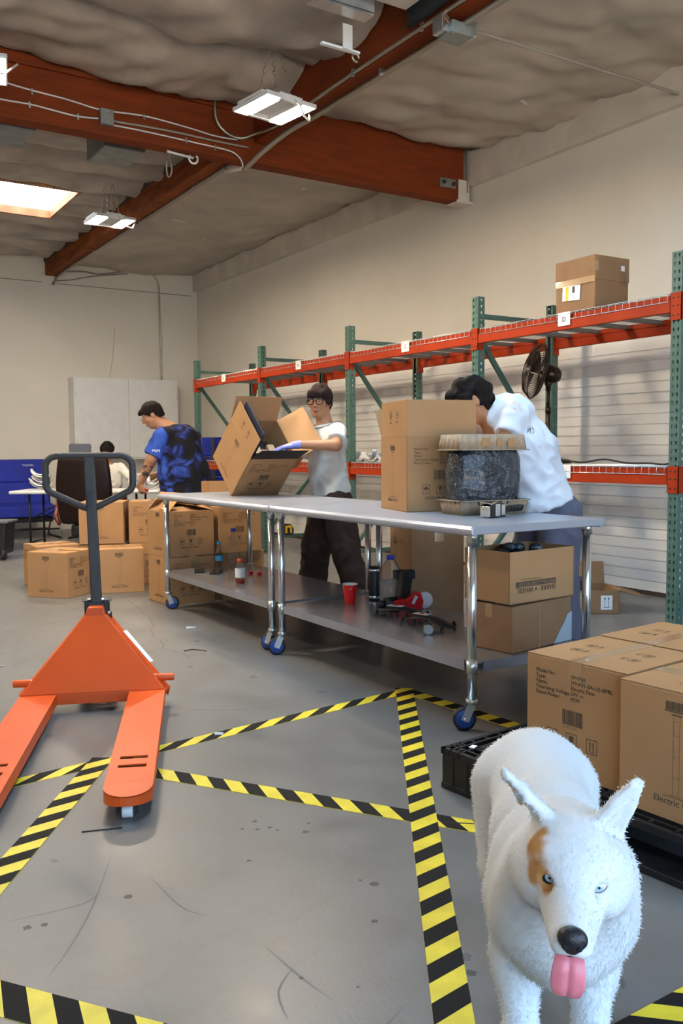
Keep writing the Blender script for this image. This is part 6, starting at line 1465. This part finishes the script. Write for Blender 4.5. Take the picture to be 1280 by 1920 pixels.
# the sleeve towards the camera is a paler blue
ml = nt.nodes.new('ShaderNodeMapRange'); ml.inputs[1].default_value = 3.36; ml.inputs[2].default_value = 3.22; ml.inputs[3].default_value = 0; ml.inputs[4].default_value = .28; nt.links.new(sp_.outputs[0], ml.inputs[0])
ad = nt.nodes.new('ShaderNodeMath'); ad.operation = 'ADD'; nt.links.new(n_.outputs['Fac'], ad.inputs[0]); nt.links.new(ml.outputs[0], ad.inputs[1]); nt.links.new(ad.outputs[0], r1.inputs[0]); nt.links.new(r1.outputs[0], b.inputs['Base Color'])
A1 = Vol((2.95, 8.15, .6), (4.1, 9.2, 1.55), .009); A2 = Vol((2.95, 8.15, .6), (4.1, 9.2, 1.55), .009)
A1.cap(shl, shl+(ell_-shl)*1.2, .092, .098, 0); A1.plane(shl+(ell_-shl)*.86, ell_-shl)
A2.cap(shr, shr+(v3(3.60, 8.92, 1.14)-shr)*1.1, .09, .095, 0); A2.plane(v3(3.615, 8.88, 1.18), v3(3.60, 8.92, 1.14)-shr); A1.d = np.minimum(A1.d, A2.d)
A1.cap(shl+v3(.04, .02, 0), shr, .090, .095, .04); A1.ell((3.50, 8.64, 1.36), (.20, .20, .14), None, .05); A1.ell((3.49, 8.63, 1.22), (.235, .23, .21), None, .05); A1.ell((3.525, 8.61, .98), (.275, .26, .24), None, .06); A1.ell((3.56, 8.60, .80), (.275, .26, .22), None, .06)
A1.plane((0, 0, .72), (0, 0, -1)); A1.ell((3.33, 8.68, 1.50), (.10, .10, .075), None, .008, 'sub')
sub(pA, 't_shirt', A1.mesh('t_shirt', 'tiedye', noise=.016, nsc=5, seed=2), invA)
L_ = Vol((3.1, 8.2, 0), (4.0, 9.0, .95), .010); L_.ell((3.55, 8.6, .78), (.24, .21, .16), None, 0)
for s in (-1, 1): limb(L_, [v3(3.54+.11*s, 8.6+.05*s, .76), v3(3.53+.12*s, 8.62+.05*s, .42), v3(3.55+.13*s, 8.62+.05*s, .09)], [.13, .105, .09], .02)
L_.plane((0, 0, .05), (0, 0, -1)); sub(pA, 'trousers', L_.mesh('trousers', 'pants3', noise=.01, nsc=6), invA)
sub(pA, 'hair', hair_mesh(HC, Ff, Uu, 1.06, 'hair', fringe=.058, side=.006, back=-.062, puff=1.0, noise=.004, nsc=30, seed=6), invA)
g = MB()
for e in (-1, 1):
    g.tube([tuple(P(.113, e*.033+.022*cos(a), .004+.016*sin(a))) for a in [2*pi*k/16 for k in range(16)]], .0016, 5, closed=True); g.tube([tuple(P(.108, e*.056, .010)), tuple(P(-.01, e*.086, .006))], .0016, 5)
sub(pA, 'glasses', g.mesh('glasses', M['galv']), invA)
rg = tag(obj('red_marker', MB().cyl((3.135, 8.745, .835), (3.17, 8.70, .815), .012, 10), 'red'), 'small red object held in the tattooed hand', 'marker')
stick_print(pA, invA, (3.185, 8.475, 1.215), (-.35, -.93, .1), (0, 0, 1), lambda p_: (p_.ring(-.03, .008, .012, .005, 10, 0, 4), p_.ring(-.008, .008, .011, .005, 10, 1, 6), p_.ring(.014, .008, .012, .005, 10, 0, 5), p_.rect(.028, -.004, .034, .02)), 'paper', 'sleeve_print').location += Vector((-.012, -.030, 0))

# ---------------------------------------------------------------- worker seated behind the folding table
pD = thing('person', 'seated person with black hair and white sleeves behind the leather chair', 'person', (3.80, 11.86, 0))
invD = Vector((3.80, 11.86, 0))
HC = v3(3.745, 11.83, 1.225)
S_ = Vol((3.4, 11.2, .40), (4.15, 12.2, 1.38), .009); Ff = v3(-.35, -.80, -.45)
P, A = head(S_, HC, Ff, u=(0, -.3, 1), s=.95); S_.cap(HC+v3(.0, .02, -.06), (3.77, 11.87, 1.05), .05, .055, .03)
S_.cap((3.62, 11.86, 1.0), (3.93, 11.80, 1.0), .05, .05, .03); S_.ell((3.78, 11.86, .82), (.15, .11, .2), None, .05)
limb(S_, [v3(3.93, 11.80, 1.0), v3(4.02, 11.66, .84), v3(3.94, 11.42, .80)], [.045, .038, .027]); hand(S_, (3.94, 11.42, .80), (-.3, -.9, -.1), (0, 0, -1), -1)
limb(S_, [v3(3.62, 11.86, 1.0), v3(3.54, 11.74, .84), v3(3.62, 11.52, .80)], [.045, .038, .027]); hand(S_, (3.62, 11.52, .80), (.2, -.9, -.1), (0, 0, -1), 1)
limb(S_, [v3(3.70, 11.86, .55), v3(3.66, 11.60, .52)], [.09, .06]); limb(S_, [v3(3.88, 11.84, .55), v3(3.86, 11.60, .52)], [.09, .06])
body = sub(pD, 'body', S_.mesh('body', 'skin'), invD); face_bits(body, P, A, .95)
T_ = Vol((3.35, 11.3, .45), (4.2, 12.2, 1.15), .009); T_.cap((3.63, 11.86, 1.0), (3.92, 11.80, 1.0), .062, .062, .0); T_.ell((3.78, 11.86, .80), (.175, .135, .24), None, .05)
limb(T_, [v3(3.93, 11.80, 1.0), v3(4.02, 11.66, .84), v3(3.95, 11.46, .80)], [.058, .052, .040]); limb(T_, [v3(3.62, 11.86, 1.0), v3(3.54, 11.74, .84), v3(3.61, 11.55, .80)], [.058, .052, .040]); T_.ell((3.77, 11.85, 1.08), (.07, .07, .05), None, .006, 'sub')
sub(pD, 'long_sleeve_shirt', T_.mesh('long_sleeve_shirt', 'tee', noise=.012, nsc=9), invD)
L_ = Vol((3.4, 11.3, 0), (4.15, 12.1, .68), .010); 
for x in (3.68, 3.87): limb(L_, [v3(x, 11.88, .53), v3(x-.02, 11.52, .53), v3(x-.02, 11.50, .06)], [.10, .075, .06], .02)
sub(pD, 'trousers', L_.mesh('trousers', 'pants3'), invD)
sub(pD, 'hair', hair_mesh(HC, Ff, (0, -.3, 1), .95, 'hair', fringe=.055, side=.0, back=-.09, puff=1.08, noise=.015, nsc=20, seed=8), invD)
st2 = thing('work_stool', 'black stool under the seated worker behind the folding table', 'stool', (3.80, 11.90, 0)); obj('seat', MB().cyl((0, 0, .38), (0, 0, .435), .17, 24), 'black', st2, bevel=.01); obj('stool_column', MB().cyl((0, 0, .04), (0, 0, .38), .025, 12), 'black', st2); obj('foot_ring', MB().tube([(.2*cos(a), .2*sin(a), .02) for a in [2*pi*i/20 for i in range(20)]], .018, 8, closed=True).bar((-.2, 0, .03), (.2, 0, .03), .03, .02).bar((0, -.2, .03), (0, .2, .03), .03, .02), 'black', st2)
# ================================================================ THE DOG
dog = thing('dog', 'white husky mix dog with a tan patch round one eye, tongue out, facing the camera', 'dog', (1.2, 1.13, 0))
invG = Vector((1.2, 1.13, 0))
E0 = v3(.9205, .8435, .606); Fd = v3(-.725, -.655, -.21); f_, l_, u_ = frame(Fd); AG = np.array([f_, l_, u_])
roll_ = radians(-4); l2 = l_*cos(roll_)+u_*sin(roll_); u2_ = -l_*sin(roll_)+u_*cos(roll_); l_, u_ = l2, u2_; AG = np.array([f_, l_, u_])
G = lambda a, b, c: E0+f_*a+l_*b+u_*c
D_ = Vol((.72, .62, 0), (1.68, 1.72, .78), .0048)
g_ = nrm((.62, .74, 0)); sd = nrm((.77, -.64, 0))       # body axis towards the rump, and its side (picture right)
BC = v3(1.13, 1.075, .435)
B_ = lambda a, b, c: BC+g_*a+sd*b+v3(0, 0, c)
# trunk: deep chest narrowing to the loin, rounded rump
D_.ell(B_(-.02, 0, -.005), (.135, .112, .150), np.array([g_, sd, (0, 0, 1)]), 0)
D_.ell(B_(.15, 0, .015), (.17, .112, .125), np.array([g_, sd, (0, 0, 1)]), .04)
D_.ell(B_(.33, 0, .030), (.15, .100, .095), np.array([g_, sd, (0, 0, 1)]), .05)
D_.ell(B_(.46, 0, .030), (.12, .108, .105), np.array([g_, sd, (0, 0, 1)]), .05)
# neck with ruff
D_.cap(G(-.085, 0, -.035), B_(-.04, 0, .055), .070, .112, .05); D_.ell(B_(-.125, 0, .02), (.07, .085, .11), np.array([g_, sd, (0, 0, 1)]), .05)
for e in (-1, 1): D_.cap(G(-.095, e*.045, -.055), B_(-.09, e*.055, .0), .048, .060, .04)
# skull, cheeks, muzzle, open jaw
D_.ell(G(-.055, 0, .010), (.072, .064, .046), AG, .03); D_.ell(G(-.020, 0, .004), (.045, .050, .034), AG, .03)
for e in (-1, 1):
    D_.ell(G(-.055, e*.045, -.038), (.055, .034, .046), AG, .03)
    D_.cap(G(-.012, e*.034, .018), G(-.030, e*.050, .020), .014, .014, .015)
D_.cap(G(.000, 0, -.020), G(.086, 0, -.020), .037, .0235, .03, flat=(u_, .92))
for e in (-1, 1): D_.cap(G(.020, e*.020, -.040), G(.088, e*.012, -.036), .022, .0165, .015)
D_.cap(G(-.035, 0, -.080), G(.052, 0, -.078), .034, .017, .02, flat=(u_, .75))
D_.cap(G(.115, 0, -.049), G(.01, 0, -.056), .016, .012, .006, 'sub', flat=(u_, .55))
for e in (-1, 1): D_.ell(G(.016, e*.035, -.001), (.012, .014, .010), AG, .010, 'sub')
# ears
def ear(b0, b1, tip, w, nrmv, k=.012):
    b0, b1, tip = np.array(b0), np.array(b1), np.array(tip); c = (b0+b1)/2
    D_.cap(c, c*.45+tip*.55, w, w*.72, k, flat=(nrmv, .45)); D_.cap(c*.5+tip*.5, tip, w*.74, w*.44, .008, flat=(nrmv, .45))
    n = nrm(nrmv); D_.cap(c+n*w*.42, c*.2+tip*.8+n*w*.30, w*.62, w*.25, .003, 'sub', flat=(n, .42))
ear(G(-.070, -.062, .030), G(-.090, -.040, .050), G(-.085, -.112, .098), .026, f_*.3-l_*.8+u_*.1)
ear(G(-.070, .052, .032), G(-.090, .034, .046), G(-.080, .076, .112), .033, f_*.75+l_*.5)
# legs
for e in (-1, 1):
    a, c, d, p = B_(.0, e*.066, -.02), B_(.035, e*.066, -.155), B_(-.010, e*.060, -.285), B_(-.005, e*.060, -.395)
    limb(D_, [a, c, d, p], [.058, .042, .027, .025], .035); D_.cap(p+v3(0, 0, -.012), p-g_*.045+v3(0, 0, -.015), .027, .022, .012)
    for t in (-.6, -.2, .2, .6): D_.cap(p-g_*.03+sd*t*.028+v3(0, 0, -.018), p-g_*.062+sd*t*.034+v3(0, 0, -.020), .012, .0105, .004)
    h, kn, hk, ft = B_(.47, e*.058, .00), B_(.38, e*.075, -.15), B_(.53, e*.062, -.285), B_(.50, e*.060, -.405)
    limb(D_, [h, kn], [.085, .052], .04); limb(D_, [kn, hk, ft], [.048, .026, .024], .015); D_.cap(ft, ft-g_*.05+v3(0, 0, -.003), .026, .021, .012)
    for t in (-.6, -.2, .2, .6): D_.cap(ft-g_*.035+sd*t*.026+v3(0, 0, -.006), ft-g_*.066+sd*t*.032+v3(0, 0, -.008), .012, .010, .004)
limb(D_, [B_(.55, 0, .06), B_(.63, .0, .0), B_(.655, .0, -.12), B_(.63, 0, -.22)], [.030, .034, .036, .015], .03)
D_.plane((0, 0, .0015), (0, 0, -1))
mfur = bpy.data.materials.new('white_fur'); mfur.use_nodes = True; nt = mfur.node_tree; b = nt.nodes['Principled BSDF']
b.inputs['Roughness'].default_value = .75; b.inputs['Specular IOR Level'].default_value = .25
tc = nt.nodes.new('ShaderNodeTexCoord')
def blob(c, r, soft=.35, sc=(1, 1, 1)):
    v = nt.nodes.new('ShaderNodeVectorMath'); v.operation = 'SUBTRACT'; nt.links.new(tc.outputs['Object'], v.inputs[0]); v.inputs[1].default_value = tuple(c)
    no = nt.nodes.new('ShaderNodeTexNoise'); no.inputs['Scale'].default_value = 45; nt.links.new(tc.outputs['Object'], no.inputs['Vector'])
    l = nt.nodes.new('ShaderNodeVectorMath'); l.operation = 'LENGTH'; nt.links.new(v.outputs[0], l.inputs[0])
    ad = nt.nodes.new('ShaderNodeMath'); ad.operation = 'MULTIPLY_ADD'; nt.links.new(no.outputs['Fac'], ad.inputs[0]); ad.inputs[1].default_value = .016; nt.links.new(l.outputs['Value'], ad.inputs[2])
    m = nt.nodes.new('ShaderNodeMapRange'); m.interpolation_type = 'SMOOTHSTEP'; m.inputs[1].default_value = r+.008+r*soft; m.inputs[2].default_value = r+.008-r*soft; nt.links.new(ad.outputs[0], m.inputs[0]); return m.outputs[0]
base = (.74, .75, .76, 1); cur = None
def over(prev, fac, col):
    m = nt.nodes.new('ShaderNodeMix'); m.data_type = 'RGBA'; nt.links.new(fac, m.inputs[0])
    if prev is None: m.inputs[6].default_value = base
    else: nt.links.new(prev, m.inputs[6])
    m.inputs[7].default_value = (*col, 1); return m.outputs[2]
tan = (.50, .245, .075)
for c, r in ((G(.004, -.038, -.002), .017), (G(-.002, -.046, .010), .018), (G(-.020, -.056, .026), .018), (G(.014, -.035, -.010), .014), (G(-.034, -.050, .042), .012), (G(-.002, -.054, -.008), .014)): cur = over(cur, blob(c, r, .5), tan)
for c, r in ((G(-.072, -.080, .052), .012), (G(-.078, -.094, .072), .010), (G(-.064, -.070, .038), .009)): cur = over(cur, blob(c, r, .5), (.52, .27, .12))
cur = over(cur, blob(G(.018, .026, -.010), .006, .6), (.62, .40, .38))
nt.links.new(cur, b.inputs['Base Color'])
bn = nt.nodes.new('ShaderNodeTexNoise'); bn.inputs['Scale'].default_value = 120; bn.inputs['Detail'].default_value = 3; nt.links.new(tc.outputs['Object'], bn.inputs['Vector'])
bb = nt.nodes.new('ShaderNodeBump'); bb.inputs['Strength'].default_value = .25; bb.inputs['Distance'].default_value = .004; nt.links.new(bn.outputs['Fac'], bb.inputs['Height']); nt.links.new(bb.outputs[0], b.inputs['Normal'])
M['fur'] = mfur
dm = D_.mesh('dog_body', 'fur', lap=2)
dbody = sub(dog, 'body', dm, invG)
# short fur tufts over the whole skin
nf = len(dm.polygons); ce = np.zeros(nf*3, np.float32); dm.polygons.foreach_get('center', ce); ce = ce.reshape(-1, 3); no_ = np.zeros(nf*3, np.float32); dm.polygons.foreach_get('normal', no_); no_ = no_.reshape(-1, 3)
rg_ = np.random.default_rng(11); pick = rg_.integers(0, nf, 125000); c = ce[pick]+rg_.normal(0, .0016, (len(pick), 3)); n = no_[pick]
hd = np.linalg.norm(c-E0, axis=1); isf = (hd < .105) | ((hd < .19) & ((c-E0)@u_ > .035))
fl_dir = np.where(isf[:, None], -f_[None, :], g_[None, :]*.75+np.array([0, 0, -.65])[None, :])
dr = n*.34+fl_dir*.85+rg_.normal(0, .22, c.shape); dr -= n*np.minimum(0, (dr*n).sum(1))[:, None]*1.5; dr /= np.linalg.norm(dr, axis=1)[:, None]
ln = np.where(isf, .0040, .0095)*rg_.uniform(.6, 1.3, len(c)); eyed = np.minimum(np.linalg.norm(c-G(.006, .034, 0), axis=1), np.linalg.norm(c-G(.006, -.034, 0), axis=1)); mouth = np.linalg.norm(c-G(.085, 0, -.045), axis=1)
keep = (eyed > .017) & (mouth > .035); c, dr, ln, n = c[keep], dr[keep], ln[keep], n[keep]
sdv = np.cross(dr, n); sdv /= np.linalg.norm(sdv, axis=1)[:, None]+1e-9; w_ = rg_.uniform(.0006, .0012, len(c))[:, None]
c = c-n*.001
V = np.stack([c-sdv*w_, c+sdv*w_, c+dr*ln[:, None]], 1).reshape(-1, 3); K = len(c)
me = bpy.data.meshes.new('fur'); me.vertices.add(3*K); me.vertices.foreach_set('co', V.astype(np.float32).ravel()); me.loops.add(3*K); me.loops.foreach_set('vertex_index', np.arange(3*K, dtype=np.int32))
me.polygons.add(K); me.polygons.foreach_set('loop_start', (np.arange(K)*3).astype(np.int32)); me.polygons.foreach_set('loop_total', np.full(K, 3, np.int32)); me.update(calc_edges=True)
nrmv = np.repeat(n, 3, 0); me.polygons.foreach_set('use_smooth', np.ones(K, bool))
try: me.normals_split_custom_set_from_vertices([tuple(x) for x in nrmv])
except Exception: pass
me.materials.append(mfur); o = sub(dog, 'fur', me, invG); o['kind'] = 'stuff'
# face details
M['nose'].node_tree.nodes['Bump'].inputs['Strength'].default_value = .2
M['iris'] = mat('pale_blue_iris', (.36, .48, .60), .12, coat=1.0); M['rim'] = mat('dark_eyelid', (.012, .010, .012), .35); M['rim2'] = mat('mauve_eyelid', (.16, .09, .11), .45)
def find_surface(p, d):
    """walk from p back along -d until inside the volume: the point where the skin is met"""
    p = np.array(p, float)
    for _ in range(200):
        i = tuple(np.clip(((p-D_.lo)/D_.h).round().astype(int), 0, D_.n-1))
        if D_.d[i] < .0: return p
        p = p-d*.001
    return p
for e, rm, lid, hw, hh, tl, ir in ((-1, 'rim', 'dark rimmed pale blue eye inside the tan patch', .0168, .0122, -.50, .0068), (1, 'rim2', 'pale blue eye with thin mauve rim', .0140, .0080, .38, .0070)):
    fe = nrm(f_*.95+l_*e*.12+u_*.34); s0 = find_surface(G(.0, e*.0330, -.001)+f_*.06, f_); c = s0-fe*(.0240-.0066)
    lu = nrm(u_-fe*np.dot(u_, fe)); ll = np.cross(lu, fe)
    def dome(rx, ry, t_, R, lift, n1=7, n2=22, pw=1.5):
        vs = []; 
        for i in range(n1+1):
            for k in range(n2):
                a = 2*pi*k/n2; q = i/n1; X0 = rx*q*cos(a); Y0 = ry*q*math.copysign(abs(sin(a))**pw, sin(a)); X = X0*cos(t_)-Y0*sin(t_); Y = X0*sin(t_)+Y0*cos(t_)
                h = sqrt(max(0, R*R-X*X-Y*Y)); vs.append(tuple(c+ll*X+lu*Y+fe*(h+lift)))
        return MB().add(vs, [(i*n2+k, i*n2+(k+1) % n2, (i+1)*n2+(k+1) % n2, (i+1)*n2+k) for i in range(n1) for k in range(n2)], True)
    o = obj('eye', dome(hw, hh, tl, .0240, -.0010), rm, dog); o.location = -invG; o['label'] = lid
    if e > 0: obj('eye_white', dome(hw*.80, hh*.74, tl, .0240, -.0006), 'eyewhite', o)
    obj('iris', dome(ir, ir*(.86 if e < 0 else .80), tl, .0240, -.0002, pw=1.0), 'iris', o)
    obj('pupil', dome(.0019, .0019, 0, .0240, .0002, pw=1.0), 'pupil', o)
nz = MB(); q = Matrix(np.stack([f_, l_, u_], 1).tolist()).to_4x4(); nz.M = Matrix.Translation(Vector(G(.106, 0, -.010))) @ q
nz.ball((0, 0, 0), .0175, 12, (.80, 1.14, .95)); nz.ball((.002, 0, -.009), .012, 8, (.9, 1.1, 1.0))
nzo = obj('nose', nz, 'nose', dog); nzo.location = -invG
nh = MB(); nh.M = nz.M
for e in (-1, 1): nh.ball((.0115, e*.0095, -.004), .0042, 6, (.7, 1.0, 1.1))
nho = obj('nostril', nh, 'black_matte', nzo)
# tongue
path = [(.02, -.058), (.055, -.056), (.082, -.056), (.096, -.064), (.101, -.080), (.101, -.100), (.096, -.116)]; wd_ = [.016, .017, .018, .021, .0235, .0225, .014]
vs = []; n_u = 13
for (a, c_), w0 in zip(path, wd_):
    for j in range(n_u):
        t = j/(n_u-1)*2-1; vs.append(tuple(G(a-.004*abs(t)**2-(.0035*math.exp(-(t*5)**2) if a > .06 else 0), t*w0, c_-.002*t*t)))
mb = MB(); mb.add(vs, [(i*n_u+j, i*n_u+j+1, (i+1)*n_u+j+1, (i+1)*n_u+j) for i in range(len(path)-1) for j in range(n_u-1)], True)
to = obj('tongue', mb, 'tongue', dog, solid=.006, sub=2); to.location = -invG; to['label'] = 'pink tongue with a centre groove'
mo = MB(); mo.M = Matrix.Translation(Vector(G(.045, 0, -.060))) @ q; mo.ball((.006, 0, .003), .0165, 8, (2.2, 1.35, .42)); moo = obj('mouth_lining', mo, 'rim', dog); moo.location = -invG
